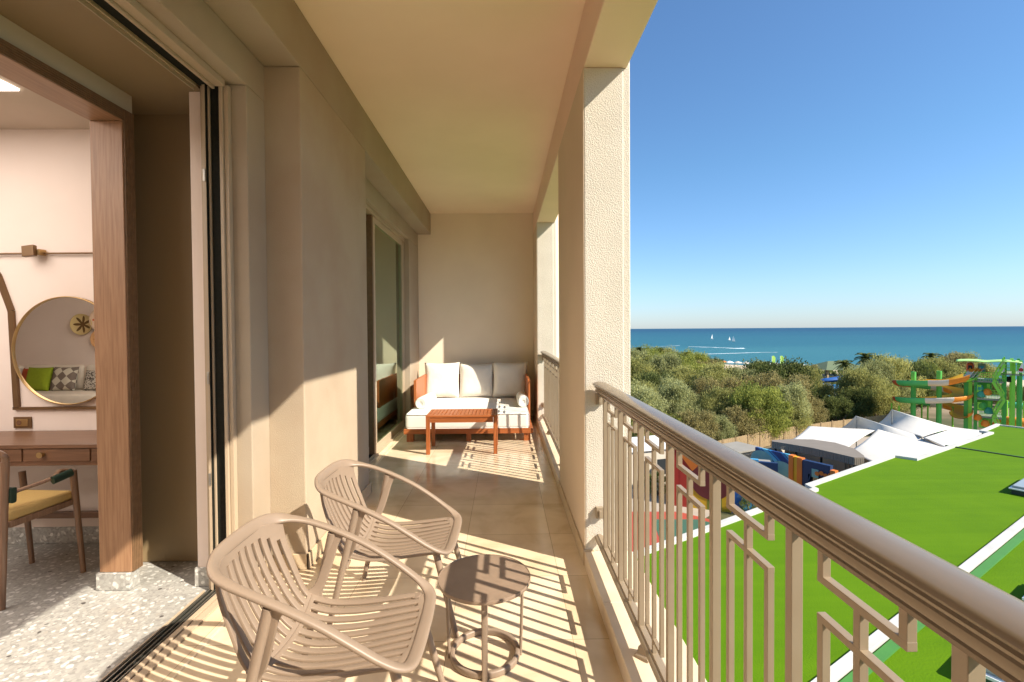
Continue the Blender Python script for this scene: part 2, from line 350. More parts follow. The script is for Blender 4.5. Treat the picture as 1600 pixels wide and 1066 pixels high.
# near sliding door: jamb, head and sill of the open doorway
t=thing('sliding_door_frame',(-1.64,2.79,0),'taupe aluminium frame and black tracks of the wide open bedroom doorway','door frame')
def doorframe(t, y_end, ylen, s=1):
    m=MB()
    for x0,x1,d in ((.055,.078,.016),(.034,.053,.03),(.022,.032,.012),(-.040,-.028,.012),(-.060,-.042,.03),(-.081,-.062,.012)): m.box(x0,x1,-d,.018,.012,2.90)
    m.build('jamb',MAT['alu'],t,smooth=0,bevel=.002)
    m=MB(); m.box(-.027,.021,-.004,.018,.012,2.90); m.box(-.0415,-.0405,-.031,.018,.012,2.90); m.box(.0325,.0335,-.031,.018,.012,2.90); m.build('gasket',MAT['alu_dark'],t,smooth=0)
    m=MB()
    for x0,x1,z in ((.020,.075,2.880),(.004,.018,2.865),(-.094,-.084,2.88),(-.100,-.095,2.858)): m.box(x0,x1,-ylen,-.036,z,2.918)
    m.build('head',MAT['alu'],t,smooth=0,bevel=.002)
    MB().box(-.082,.002,-ylen,-.006,2.895,2.917).build('head_track',MAT['alu_dark'],t,smooth=0)
    m=MB()
    for x0,x1,z in ((.028,.070,.010),(-.006,.022,.016),(-.100,-.092,.014)): m.box(x0,x1,-ylen,-.03,-.02,z)
    m.build('sill',MAT['alu'],t,smooth=0,bevel=.0015)
    m=MB(); m.box(-.091,-.007,-ylen,-.006,-.03,.004); m.build('track',MAT['alu_dark'],t,smooth=0)
    m=MB()
    for x in (-.072,-.045,-.022): m.box(x-.003,x+.003,-ylen,-.006,.0045,.013)
    m.build('track_rail',MAT['steel'],t,smooth=0)
doorframe(t,0,4.0)
m=MB()
for z in (.62,1.20,2.35): m.box(-.058,-.044,-.036,-.031,z,z+.07)
m.build('latch_plate',MAT['steel'],t,smooth=0,bevel=.002)

# far sliding glass door
t=thing('sliding_glass_door',(-1.60,4.43,0),'green tinted sliding glass door beside the white sofa','glass door')
LY=3.06
m=MB()
m.box(-.02,.045,.0,.04,.012,2.90); m.box(-.02,.045,LY-.04,LY,.012,2.90); m.box(-.02,.060,.0,LY,2.875,2.918)
m.build('frame',MAT['alu'],t,smooth=0,bevel=.002)
m=MB(); m.box(-.10,.07,0,LY,-.02,.012); m.box(.026,.034,0,LY,.012,.022); m.box(-.05,-.042,0,LY,.012,.022); m.build('sill',MAT['alu'],t,smooth=0)
MB().box(-.06,.020,.045,LY-.045,.0125,.018).build('track',MAT['alu_dark'],t,smooth=0)
for nm,x,a,b_,sw in (('sliding_panel',.018,1.36,LY-.045,.075),('fixed_panel',-.045,.045,1.42,.07)):
    m=MB(); m.box(x-.018,x+.018,a,a+sw,.02,2.87); m.box(x-.018,x+.018,b_-sw*.6,b_,.02,2.87); m.box(x-.018,x+.018,a+sw,b_-sw*.6,.02,.11); m.box(x-.018,x+.018,a+sw,b_-sw*.6,2.80,2.87)
    f_=m.build(nm,MAT['alu'],t,smooth=0,bevel=.002)
    MB().box(x-.004,x+.004,a+sw,b_-sw*.6,.11,2.80).build('pane',MAT['glass'],f_,smooth=0)
MB().box(-.075,.037,1.30,1.356,.02,2.87).build('mullion',MAT['fluted'],t,smooth=0)
# curtain and dark room behind the far door
def cur(u,v): 
    y=4.46+u*2.60; return (-1.76+.03*math.sin(y*38)+.012*math.sin(y*17+1),y,.03+v*2.84)
tag(MB().grid(cur,240,1).build('curtain',MAT['curtain'],solid=.003),'pale sheer curtain hanging behind the far sliding glass door','curtain')
struct(MB().box(-3.6,-3.4,4.3,7.9,0,3.1).box(-3.4,-1.901,7.55,7.7,0,3.1).box(-3.4,-1.901,4.2,4.4,0,3.1).box(-3.4,-1.75,4.4,7.55,2.925,3.1).box(-3.4,-1.72,4.4,7.55,-.2,-.003).build('guest_room', MAT['plaster'], smooth=0))

# ------------------------------------------------------------------ railings
def railing(ya, yb, label, loc, y_first):
    t=thing('balcony_railing',(.593,(ya+yb)/2,.09),label,'railing'); oy=(ya+yb)/2; oz=.09
    L=lambda x,y,z:(x,y-oy,z-oz)
    # handrail with a rounded cap and stepped mouldings
    hs=[(.021,-.064),(.025,-.062),(.025,-.054),(.020,-.051),(.020,-.048),(.031,-.044),(.034,-.038),(.034,-.026),(.029,-.022),(.029,-.019),(.040,-.016),(.042,-.010),(.036,-.006),(.036,-.002),(.050,.002),(.054,.008),(.051,.014),(.042,.019),(.024,.0235)]
    hs=[(x_*.86,z_*.90) for x_,z_ in hs]; sec=hs+[(0,.0225)]+[(-x_,z_) for x_,z_ in hs[::-1]]
    sec=[q_ for q_ in sec]
    MB().sweep([L(0,ya+.002,1.148),L(0,yb-.035,1.148)],sec).build('handrail',MAT['handrail'],t,smooth=38)
    sec=[(-.026,-.016),(.026,-.016),(.026,.004),(.020,.008),(.014,.008),(.010,.016),(-.010,.016),(-.014,.008),(-.020,.008),(-.026,.004)]
    MB().sweep([L(0,ya+.002,.182),L(0,yb-.002,.182)],sec).build('bottom_rail',MAT['rail'],t,smooth=25)
    for z in (1.06,.34):
        MB().box(-.022,.022,yb-.030-oy,yb-.001-oy,z-.035-oz,z+.035-oz).box(-.008,.008,yb-.05-oy,yb-.03-oy,z-.02-oz,z+.02-oz).build('wall_bracket',MAT['rail'],t,smooth=0,bevel=.002)
    S=.371; y=y_first
    while y<yb-.02:
        if y>ya+.02: MB().box(-.012,.012,y-.0115-oy,y+.0115-oy,.190-oz,1.098-oz).build('post',MAT['rail'],t,smooth=0,bevel=.0015)
        c=y+S/2; a,b_=c-.093,c+.093; h=.0078
        if c+.10<yb and a>ya:
            MB().box(-h,h,c-h-oy,c+h-oy,.190-oz,1.030-oz).build('baluster',MAT['rail'],t,smooth=0,bevel=.001)
            m=MB()
            for q in (a,b_): m.box(-h,h,q-h-oy,q+h-oy,1.026-oz,1.098-oz)
            m.box(-h*1.04,h*1.04,a-h*1.04-oy,b_+h*1.04-oy,1.024-oz,1.0385-oz); m.build('hanging_bracket',MAT['rail'],t,smooth=0,bevel=.001)
            m=MB()
            for q in (a,b_): m.box(-h,h,q-h-oy,q+h-oy,.252-oz,.957-oz)
            for z in (.245,.950): m.box(-h*1.04,h*1.04,a-h*1.04-oy,b_+h*1.04-oy,z-.0-oz,z+.014-oz)
            m.build('fret_frame',MAT['rail'],t,smooth=0,bevel=.001)
        y+=S
    for yf in ((ya+yb)/2-.98+.02,(ya+yb)/2+.52):
        MB().lathe([(.045,0),(.045,.012),(.034,.020),(.028,.045),(.018,.052),(.018,.078)],(0,yf-oy,0),4).build('foot',MAT['rail'],t,smooth=0,bevel=.002)
    return t
railing(0.0,3.02,'near balcony railing of champagne metal running beside the two slatted chairs',None,-.142)
railing(4.42,7.36,'far balcony railing between the columns beside the white sofa',None,4.52)

# ------------------------------------------------------------------ slatted lounge chairs
PROF=catmull([(-.338,0,.735),(-.315,0,.64),(-.270,0,.53),(-.215,0,.435),(-.150,0,.372),(-.07,0,.345),(.03,0,.345),(.13,0,.358),(.23,0,.378),(.325,0,.398)],8)
def prof(t):
    k=t*(len(PROF)-1); i=min(int(k),len(PROF)-2); return PROF[i].lerp(PROF[i+1],k-i)
def shell(t,v):   # v -1..1
    p=prof(t); back=max(0,1-t/.42); wid=.226+.010*math.sin(math.pi*min(1,t*1.2))
    y=v*wid
    x=p.x+.055*back*abs(v)**2.6 - .03*max(0,(t-.85)/.15)*abs(v)**4
    z=p.z+.030*v*v*(1-abs(2*t-1)**4) - .022*back**2*abs(v)**3
    x-=.02*(1-back)*v*v*math.exp(-((t-.42)/.12)**2)
    return Vector((x,y,z))
NS=11
def shell_part(name, t0, t1, parent, nt_):
    m=MB(); cols=[]                     # columns of the grid: slat edges and slot edges
    sw,gw=.0262,.0167; tot=NS*sw+(NS-1)*gw; x=-tot/2
    for i in range(NS):
        cols += [x, x+sw]; x+=sw+gw
    cols=[c/(tot/2) for c in cols]
    fine=[]; isslot=[]
    for i in range(len(cols)-1):
        fine.append(cols[i]); isslot.append(i%2==1)
    fine.append(cols[-1]); nc=len(fine)-1
    def solid_row(t,v):
        av=abs(v)
        if t < .055+.10*av**3: return True
        if .425 < t < .462: return True
        if t > .965-.02*av**3: return True
        return False
    vs=[]; fs=[]
    for i in range(nt_+1):
        t=t0+(t1-t0)*i/nt_
        for c in fine: vs.append(shell(t,c))
    for i in range(nt_):
        tm=t0+(t1-t0)*(i+.5)/nt_
        for j in range(nc):
            if isslot[j] and not solid_row(tm,(fine[j]+fine[j+1])/2): continue
            a=i*(nc+1)+j; fs.append((a,a+1,a+nc+2,a+nc+1))
    m.add(vs,fs)
    o=m.build(name,MAT['plastic'],parent,smooth=180)
    q=o.modifiers.new('solid','SOLIDIFY'); q.thickness=.011; q.offset=0
    q=o.modifiers.new('bevel','BEVEL'); q.width=.0028; q.segments=2; q.limit_method='ANGLE'; q.angle_limit=math.radians(50)
    return o
def make_chair(label):
    t=thing('slatted_armchair',(0,0,0),label,'armchair','slatted taupe lounge chairs on the balcony')
    shell_part('backrest',0,.444,t,44); shell_part('seat',.444,1,t,50)
    half=[(-.342,0,.742),(-.338,.10,.741),(-.322,.175,.735),(-.285,.232,.722),(-.22,.262,.702),(-.14,.274,.674),(-.04,.278,.632),(.07,.278,.576),(.17,.275,.512),(.25,.266,.456),(.305,.245,.420),(.330,.205,.404),(.338,.12,.400),(.340,0,.400)]
    P=half+[(x,-y,z) for x,y,z in half[-2:0:-1]]
    path=catmull(P,6,True)
    m=MB(); n=len(path); k=14; vs=[]
    for i,p in enumerate(path):
        d=(path[(i+1)%n]-path[i-1]).normalized()
        # rim section tilts: flat against the back, flat on the arms
        out=Vector((p.x*.9,p.y*1.3,0)).normalized()
        bk=max(0,min(1,(-p.x-.20)/.12))
        nrm=(Vector((0,0,1))*(1-bk)+Vector((.95,0,.35))*bk).normalized() if p.x<0 else Vector((-.05,0,1))
        a=d.cross(nrm).normalized(); b=a.cross(d).normalized()
        w_=.036+.016*bk+.012*max(0,min(1,(p.x-.26)/.06)); h_=.021
        off = a*0
        for q in range(k):
            ang=6.2832*q/k; cx=math.copysign(abs(math.cos(ang))**.75,math.cos(ang)); sy=math.copysign(abs(math.sin(ang))**.75,math.sin(ang))
            vs.append(p+a*cx*w_/2+b*sy*h_/2)
    fs=[(i*k+q,i*k+(q+1)%k,((i+1)%n)*k+(q+1)%k,((i+1)%n)*k+q) for i in range(n) for q in range(k)]
    m.add(vs,fs).build('armrest_rim',MAT['plastic'],t,smooth=180)
    for s in (-1,1):
        # side brace from shell to arm
        path=catmull([(-.165,.236*s,.398),(-.135,.246*s,.44),(-.105,.262*s,.53),(-.085,.272*s,.60),(-.062,.277*s,.640)],5)
        sc=[1.5,1.25,1.1]+[1.0]*(len(path)-6)+[1.05,1.2,1.5]
        MB().sweep(path,rrect(.040,.013,.005),up=(0,1,0),scale=sc[:len(path)]).build('side_brace',MAT['plastic'],t,smooth=60)
        MB().cyl((-.095,.275*s,.640),(-.250,.290*s,.0),.0175,.0135,18).build('leg',MAT['plastic'],t)
        MB().cyl((.272,.205*s,.405),(.375,.238*s,.0),.0175,.0135,18).build('leg',MAT['plastic'],t)
        MB().bar((-.16,.22*s,.365),(-.155,.285*s,.36),.03,.014).build('leg_bracket',MAT['plastic'],t,smooth=0,bevel=.003)
    return t
ch=make_chair('nearer slatted taupe armchair, in front of the other one at the lower edge')
ch.location=(-.645,1.765,0)
c2=copy_tree(ch); c2.location=(-.615,2.575,0); c2.rotation_euler=(0,0,math.radians(-1.5))
c2['label']='farther slatted taupe armchair, between the pillar and the round table'

# round side table
t=thing('side_table',(-.100,2.188,0),'small round taupe side table with a ring base between the chairs and the railing','side table')
MB().lathe([(.200,.352),(.211,.353),(.2125,.357),(.2125,.366),(.2115,.3695),(.209,.370),(.208,.3675)],n=72).build('tabletop',MAT['tabletop'],t,smooth=40)
MB().lathe([(.150,.335),(.165,.335),(.165,.352),(.150,.352)],n=48).build('apron_ring',MAT['plastic'],t,smooth=40)
ring=[(.150*math.cos(6.2832*i/56),.150*math.sin(6.2832*i/56),.016) for i in range(56)]
MB().sweep(ring,rrect(.022,.030,.007),closed=True).build('base_ring',MAT['plastic'],t,smooth=50)
for k in range(4):
    a=math.radians(-92+90*k+4); c_,s_=math.cos(a),math.sin(a)
    m=MB(); P=[(.174*c_,.174*s_,.351),(.172*c_,.172*s_,.25),(.168*c_,.168*s_,.12),(.163*c_,.163*s_,.0)]
    m.sweep(P,rrect(.026,.013,.005),up=(c_,s_,0)); m.build('leg',MAT['plastic'],t,smooth=50)

# ------------------------------------------------------------------ daybed sofa, cushions, coffee table
SX0,SX1,SY0,SY1=-1.36,.375,6.42,8.27
t=thing('daybed_sofa',((SX0+SX1)/2,SY0,0),'low teak daybed sofa with a thick white mattress against the end wall','sofa')
ox,oy=(SX0+SX1)/2,SY0
bx=lambda x0,x1,y0,y1,z0,z1: MB().box(x0-ox,x1-ox,y0-oy,y1-oy,z0,z1)
m=bx(SX0,SX1,SY0,SY0+.045,.105,.172); m.box(SX0-ox,SX0+.05-ox,.045,SY1-oy,.107,.170); m.box(SX1-.05-ox,SX1-ox,.045,SY1-oy,.107,.170); m.box(SX0+.05-ox,SX1-.05-ox,.6,.7,.108,.15)
m.build('frame',MAT['teak'],t,smooth=0,bevel=.004)
for x in (SX0+.035,SX1-.125,(SX0+SX1)/2-.03):
    for y in (SY0+.02,SY1-.15):
        bx(x,x+(.09 if abs(x-(SX0+SX1)/2)>.1 else .06),y,y+.09,0,.106).build('foot',MAT['teak_v'],t,smooth=0,bevel=.003)
for i,(x0,x1) in enumerate(((SX0+.035,SX0+.065),(SX1-.04,SX1-.010))):
    m=bx(x0,x1,7.06,SY1,.36,.745); m.box(x0-.004-ox,x1+.004-ox,7.0-oy,7.06-oy,.10,.765); m.box(x0-.003-ox,x1+.003-ox,7.06-oy,SY1-oy,.745,.77)
    m.box(x0-ox,x1-ox,7.061-oy,SY1-oy,.175,.30)
    m.build('side_panel',MAT['teak_v'],t,smooth=0,bevel=.003)
bx(SX0+.07,SX1-.05,SY1-.04,SY1-.01,.30,.74).build('back_panel',MAT['teak'],t,smooth=0,bevel=.003)
m=MB().grid(lambda u,v:(0,0,0),1,1)
def pad(x0,x1,y0,y1,z0,z1,r=.03,name='mattress',parent=None,mt=None,puff=.0,n=10):
    """soft block with rounded corners and slightly crowned top"""
    m=MB(); cx,cy=(x0+x1)/2,(y0+y1)/2; hx,hy,hz=(x1-x0)/2,(y1-y0)/2,(z1-z0)/2; cz=(z0+z1)/2
    def face(fn): m.grid(fn,n*2,n)
    def sp(a,b,c):
        p=Vector((a*hx,b*hy,c*hz)); q=Vector((max(-hx+r,min(hx-r,p.x)),max(-hy+r,min(hy-r,p.y)),max(-hz+r,min(hz-r,p.z))))
        d=p-q
        if d.length>1e-6: p=q+d.normalized()*r
        p.z+=puff*c*(1-a*a)*(1-b*b); return p+Vector((cx,cy,cz))
    st=lambda u: math.sin((u-.5)*math.pi)
    for s in (-1,1):
        face(lambda u,v,s=s: sp(st(u) if s>0 else -st(u),st(v),s))
        face(lambda u,v,s=s: sp(st(u) if s<0 else -st(u),s,st(v)))
        face(lambda u,v,s=s: sp(s,st(u) if s>0 else -st(u),st(v)))
    o=m.build(name,mt or MAT['fabric'],parent,smooth=180)
    q=o.modifiers.new('weld','WELD'); q.merge_threshold=.0005
    return o
pad(SX0+.02-ox,SX1-.045-ox,0+.012,SY1-.05-oy,.170,.372,.035,'mattress',t,puff=.012,n=14)
for z_ in (.366,.180):
    mx0,mx1,my0,my1=SX0+.024-ox,SX1-.049-ox,.010,SY1-.05-oy
    q=[(x_+(mx0+mx1)/2,y_+(my0+my1)/2,z_) for x_,y_ in rrect(mx1-mx0-.02,my1-my0-.0,.04,5)]
    MB().sweep(q,oval(.011,.011,8),closed=True).build('piping',MAT['fabric'],t,smooth=180)
def pillow(name, c, w, h, th, tilt, rz, material, label, cat, group=None, pinch=.06, parent=None):
    def fn(s):
        def g(u,v):
            a=2*u-1; b=2*v-1
            e=1-pinch*(1-abs(a)**2)*0; x=a*w/2*(1-pinch*(1-b*b)*-1*0-pinch*(1-b*b)); z=b*h/2*(1-pinch*(1-a*a))
            T=th/2*(max(0,(1-a**4)*(1-b**4)))**.5*(1+.06*math.sin(3*a+2*b))
            return (x,s*T,z+h/2)
        return g
    m=MB(); m.grid(fn(-1),22,22)
    g=fn(1); m.grid(lambda u,v:g(1-u,v),22,22)
    o=m.build(name,material,parent,smooth=180)
    q=o.modifiers.new('weld','WELD'); q.merge_threshold=.0006
    o.location=c; o.rotation_euler=(tilt,0,rz); 
    if label: tag(o,label,cat,group)
    return o
g='square white back cushions on the daybed'
pillow('back_cushion',(-1.045,7.93,.372),.585,.60,.20,math.radians(-13),.04,MAT['cushion'],'square white cushion at the left end of the daybed, fully in the sun','cushion',g)
pillow('back_cushion',(-.475,7.96,.372),.585,.58,.20,math.radians(-14),-.02,MAT['cushion'],'square off-white cushion in the middle of the daybed, half in shadow','cushion',g)
pillow('back_cushion',(.085,7.90,.372),.585,.60,.20,math.radians(-12),-.05,MAT['cushion'],'square off-white cushion at the right end of the daybed, in the shade','cushion',g)
def bolster(p, q, r, label):
    p=Vector(p); q=Vector(q); d=(q-p); L_=d.length; m=MB()
    prof=[(.0,0.012),(r*.30,.012),(r*.36,.004),(r*.85,.0),(r*.97,.012),(r,.035),(r*1.01,L_/2),(r,L_-.035),(r*.97,L_-.012),(r*.85,L_),(.001,L_-.004)]
    m.lathe(prof,n=28); o=m.build('bolster',MAT['fabric'],None,smooth=50); o.location=p
    o.rotation_euler=d.to_track_quat('Z','Y').to_euler(); tag(o,label,'bolster','white bolsters at the ends of the daybed')
bolster((-1.20,6.83,.372+.085),(-1.13,7.38,.372+.087),.085,'white roll bolster lying by the left arm of the daybed')
bolster((.262,6.90,.372+.085),(.255,7.45,.372+.087),.083,'white roll bolster lying by the right arm of the daybed')
t=thing('coffee_table',(-.525,6.0,0),'low reddish teak coffee table with a slatted top in front of the daybed','coffee table')
hw,hd=.43,.24
m=MB()
n_=17
for i in range(n_):
    x=-hw+.035+(2*hw-.07)*(i+.5)/n_; m.box(x-.0195,x+.0195,-hd+.045,hd-.045,.452,.470)
m.build('slats',MAT['teak'],t,smooth=0,bevel=.002)
m=MB(); m.box(-hw,hw,-hd,-hd+.042,.448,.471); m.box(-hw,hw,hd-.042,hd,.448,.471); m.box(-hw,-hw+.033,-hd+.043,hd-.043,.448,.470); m.box(hw-.033,hw,-hd+.043,hd-.043,.448,.470)
m.box(-hw+.05,hw-.05,-hd+.008,-hd+.028,.385,.447); m.box(-hw+.05,hw-.05,hd-.028,hd-.008,.385,.447); m.box(-hw+.010,-hw+.030,-hd+.05,hd-.05,.385,.447); m.box(hw-.030,hw-.010,-hd+.05,hd-.05,.385,.447)
m.build('top_frame',MAT['teak'],t,smooth=0,bevel=.002)
for sx in (-1,1):
    for sy in (-1,1):
        cx,cy=sx*(hw-.024),sy*(hd-.024); MB().box(cx-.023,cx+.023,cy-.023,cy+.023,0,.447).build('leg',MAT['teak_v'],t,smooth=0,bevel=.003)

# ------------------------------------------------------------------ bedroom furniture seen through the doorway
yd=at(80,696,z=.80).y
t=thing('desk',(-3.5,YR-.02,0),'dark walnut wall desk with a small brass drawer knob','desk')
dl,dr=-1.6,1.12
MB().box(dl,dr,yd-YR,0,.785,.808).build('tabletop',MAT['desk'],t,smooth=0,bevel=.002)
MB().box(dl+.01,dr-.01,yd-YR+.012,-.02,.675,.784).build('case',MAT['desk'],t,smooth=0,bevel=.002)
zf=lambda px,py: at(px,py,Y=yd)
for x0,x1 in ((-1.2,zf(20,0).x+3.5),(zf(22,0).x+3.5,zf(128,0).x+3.5),(zf(130,0).x+3.5,dr-.02)):
    MB().box(x0+.003,x1-.003,yd-YR+.004,yd-YR+.0115,.705,.780).build('drawer_front',MAT['desk'],t,smooth=0,bevel=.001)
k=zf(71,709); MB().cyl((k.x+3.5,yd-YR+.004,k.z),(k.x+3.5,yd-YR-.022,k.z),.013,.018,20).build('knob',MAT['brass'],t)
MB().box(dl,dr,-.05,-.015,.20,.24).build('stretcher',MAT['desk'],t,smooth=0)
# mirror
mc=at(106,548,Y=YR-.03); r=.378
t=thing('round_mirror',(mc.x,YR-.004,mc.z),'large round mirror with a thin brass rim above the desk','mirror')
rp=[(r*math.cos(6.2832*i/96),-.022,r*math.sin(6.2832*i/96)) for i in range(96)]
MB().sweep(rp,rrect(.008,.032,.003),closed=True,up=(0,1,0)).build('rim',MAT['brass'],t,smooth=50)
MB().cyl((0,-.004,0),(0,-.026,0),r-.004,n=96).build('glass',MAT['mirror'],t,smooth=30)
# angular wall frame + picture rail + socket
t=thing('wall_frame',(at(24,600,Y=YR).x,YR-.01,0),'angular brown timber frame fixed to the wall around the mirror','frame'); fx=t.location.x
pp=[at(-40,350,Y=YR),at(0,432,Y=YR),at(20,486,Y=YR),at(29,637,Y=YR)]
m=MB(); 
for a,b_ in zip(pp[1:-1],pp[2:]): m.bar((a.x-fx,0,a.z),(b_.x-fx,0,b_.z),.036,.02,up=(0,1,0))
a=pp[1]; m.bar((a.x-fx-.28,0,a.z+.45),(a.x-fx,0,a.z),.036,.02,up=(0,1,0))
m.build('side_bar',MAT['bronze'],t,smooth=0)
b0=at(24,638,Y=YR); MB().bar((b0.x-fx,0,b0.z),(b0.x-fx+.95,0,b0.z),.02,.02).build('bottom_bar',MAT['bronze'],t,smooth=0)
a=at(0,401,Y=YR); 
t=thing('wall_lamp',(at(60,396,Y=YR).x,YR-.04,at(60,396,Y=YR).z),'small square bronze wall lamp on a thin horizontal rod','lamp')
MB().cyl((-1.2,.02,-.01),(1.0,.02,.0),.007,n=10).build('rod',MAT['bronze'],t)
MB().bar((-.035,-.03,.0),(.045,-.03,.01),.03,.075,up=(0,.1,1)).build('shade',MAT['bronze'],t,smooth=0,bevel=.003)
MB().box(.045,.065,-.02,.03,-.02,.02).build('mount',MAT['brass'],t,smooth=0)
s_=at(37,660,Y=YR)
t=thing('wall_socket',(s_.x,YR-.001,s_.z),'brown framed wall socket with a beige centre above the desk','socket')
MB().box(-.062,.062,-.010,0,-.040,.040).build('frame',MAT['bronze'],t,smooth=0,bevel=.003)
MB().box(-.042,.042,-.014,-.010,-.026,.026).build('plate',MAT['brass'],t,smooth=0,bevel=.002)
MB().cyl((-.018,-.0142,0),(-.018,-.016,0),.017,n=20).build('outlet',MAT['desk'],t)
# ceiling lamp panel in the bedroom seen lit; enlarged out of view to brighten the far side
p=at(30,139,z=ZR)
o=MB().box(-5.0,p.x,p.y-3.5,p.y,ZR-.012,ZR-.001).build('ceiling_light',MAT['lamp_panel'],None,smooth=0); tag(o,'lit ceiling light panel in the bedroom, enlarged to brighten the room','ceiling light')
# desk chair
def desk_chair():
    zs=.44
    P=lambda x,y,Y: at(x,y,Y=Y)
    fr=P(130,874,3.02); org=(fr.x,fr.y,0)
    t=thing('desk_chair',org,'wooden desk chair with a mustard seat and dark green arm straps','chair'); o=Vector(org)
    K=lambda v: v-o
    rf=Vector((fr.x,3.02,0)); rt=P(114,735,3.02)            # right far leg
    lt=P(8,722,2.62); lf=Vector((at(2,900,Y=2.62).x,2.62,0))  # near leg
    lf2=P(50,868,3.15); lf2.z=0; lt2=lf2+Vector((-.05,0,.60))
    for a,b_ in ((rf,rt),(lf,lt),(lf2,lt2)): MB().cyl(K(a),K(b_),.014,.019,14).build('leg',MAT['chairwood'],t)
    b2=lf+Vector((-.50,.25,0)); MB().cyl(K(b2),K(b2+Vector((.04,0,.62))),.014,.019,14).build('leg',MAT['chairwood'],t)
    m=MB(); m.sweep(catmull([K(rt)+Vector((0,0,-.005)),K(rt)+Vector((-.03,-.05,.012)),K(P(80,748,2.90)),K(P(20,770,2.75)),K(P(12,776,2.70))],6),oval(.026,.022)); m.build('armrest',MAT['chairwood'],t)
    m=MB(); m.sweep(catmull([K(lt),K(P(6,712,2.60)),K(P(-20,704,2.58)),K(P(-60,706,2.56))],6),oval(.03,.03)); m.build('backrest',MAT['chairwood'],t)
    m=MB(); m.sweep([K(P(112,738,2.99)),K(P(82,751,2.89))],oval(.036,.05)); m.build('strap',MAT['green_strap'],t)
    m=MB(); m.sweep([K(P(2,775,2.64))+Vector((-.1,0,.01)),K(P(22,774,2.64))],rrect(.03,.085,.01)); m.build('strap',MAT['green_strap'],t)
    a=P(115,776,3.02); b_=P(14,812,2.66); c_=P(28,768,3.02)
    z=(a.z+b_.z)/2+.01
    q=[(a.x,3.03),(b_.x+.0,2.66),(b_.x-.5,2.72),(c_.x-.42,3.10)]
    q=[(x-o.x,y-o.y) for x,y in q]
    ob=MB().prism(q,z-.03,z+.03).build('seat',MAT['seat_yellow'],t,smooth=60,bevel=.02); 
    ob.modifiers['bevel'].segments=4
    m=MB(); m.bar((q[0][0],q[0][1],z-.04),(q[1][0],q[1][1],z-.04),.02,.035); m.bar((q[1][0],q[1][1],z-.04),(q[2][0],q[2][1],z-.04),.02,.03); m.build('seat_rail',MAT['chairwood'],t,smooth=0,bevel=.003)
desk_chair()
# sofa with pillows and baskets at the far side of the bedroom (seen in the round mirror)
def mir(px,py,Yv): p=at(px,py,Y=Yv); return Vector((p.x,2*(YR-.03)-p.y,p.z))
MAT['sofa']=mat('oat_fabric',(.72,.65,.55),.95,noise=(10,(.66,.60,.50),.6),bump=(200,.2,.002,2))
YS=-.95
sc_=mir(100,613,2*(YR-.03)-YS)
t=thing('bedroom_sofa',(sc_.x,YS,0),'oatmeal fabric sofa reflected in the round mirror','sofa')
pad(-2.2,2.0,-.42,.35,.10,sc_.z,.04,'seat',t,MAT['sofa'],.01)
for x in (-1.9,-.9,.1,1.1): pad(x-.0,x+.96,-.43,-.26,sc_.z,sc_.z+.42,.06,'back_cushion',t,MAT['sofa'],0)
def pill(px,py,w,h,mt,label,tilt=.25,dy=0,rz=0):
    p=mir(px,py,2*(YR-.03)-(YS-.12)); o=pillow('scatter_pillow',(p.x,YS-.12+dy,sc_.z+.005),w,h,.13,tilt,rz,mt,label,'pillow','scatter pillows on the bedroom sofa')
MAT['p_green']=mat('lime_fabric',(.27,.36,.015),.9,noise=(30,(.22,.30,.01),.5))
MAT['p_red']=mat('rust_fabric',(.45,.09,.03),.9,noise=(30,(.38,.07,.02),.5))
MAT['p_grey']=mat('taupe_fabric',(.22,.18,.12),.9,noise=(30,(.18,.15,.10),.5))
m_=mat('diamond_fabric',(.7,.66,.55),.9); n,l,b=N(m_); v=mapping(m_,(1,1,1),(0,math.radians(45),0)); ck=n.new('ShaderNodeTexChecker'); ck.inputs['Scale'].default_value=9; ck.inputs['Color1'].default_value=(.62,.58,.47,1); ck.inputs['Color2'].default_value=(.20,.16,.13,1)
l.new(v,ck.inputs[0]); l.new(ck.outputs[0],b.inputs['Base Color']); MAT['p_diamond']=m_
m_=mat('speckle_fabric',(.6,.57,.5),.9); n,l,b=N(m_); v=mapping(m_,(40,40,90)); t2=n.new('ShaderNodeTexNoise'); t2.inputs['Scale'].default_value=1; l.new(v,t2.inputs[0]); l.new(ramp(m_,t2.outputs[0],[(.47,(.08,.06,.05)),(.52,(.62,.58,.5))]),b.inputs['Base Color']); MAT['p_speck']=m_
pill(40,600,.40,.38,MAT['p_red'],'rust red pillow behind the green one, seen in the mirror',dy=-.06,rz=.1)
pill(58,600,.40,.40,MAT['p_green'],'lime green pillow on the sofa seen in the mirror',dy=.02)
pill(97,600,.40,.40,MAT['p_diamond'],'pillow with a grey and cream diamond pattern seen in the mirror')
pill(85,600,.38,.40,MAT['p_grey'],'plain taupe pillow behind the diamond pattern one',dy=-.08,rz=-.1)
pill(150,600,.44,.34,MAT['p_speck'],'speckled black and white pillow at the right of the mirror view')
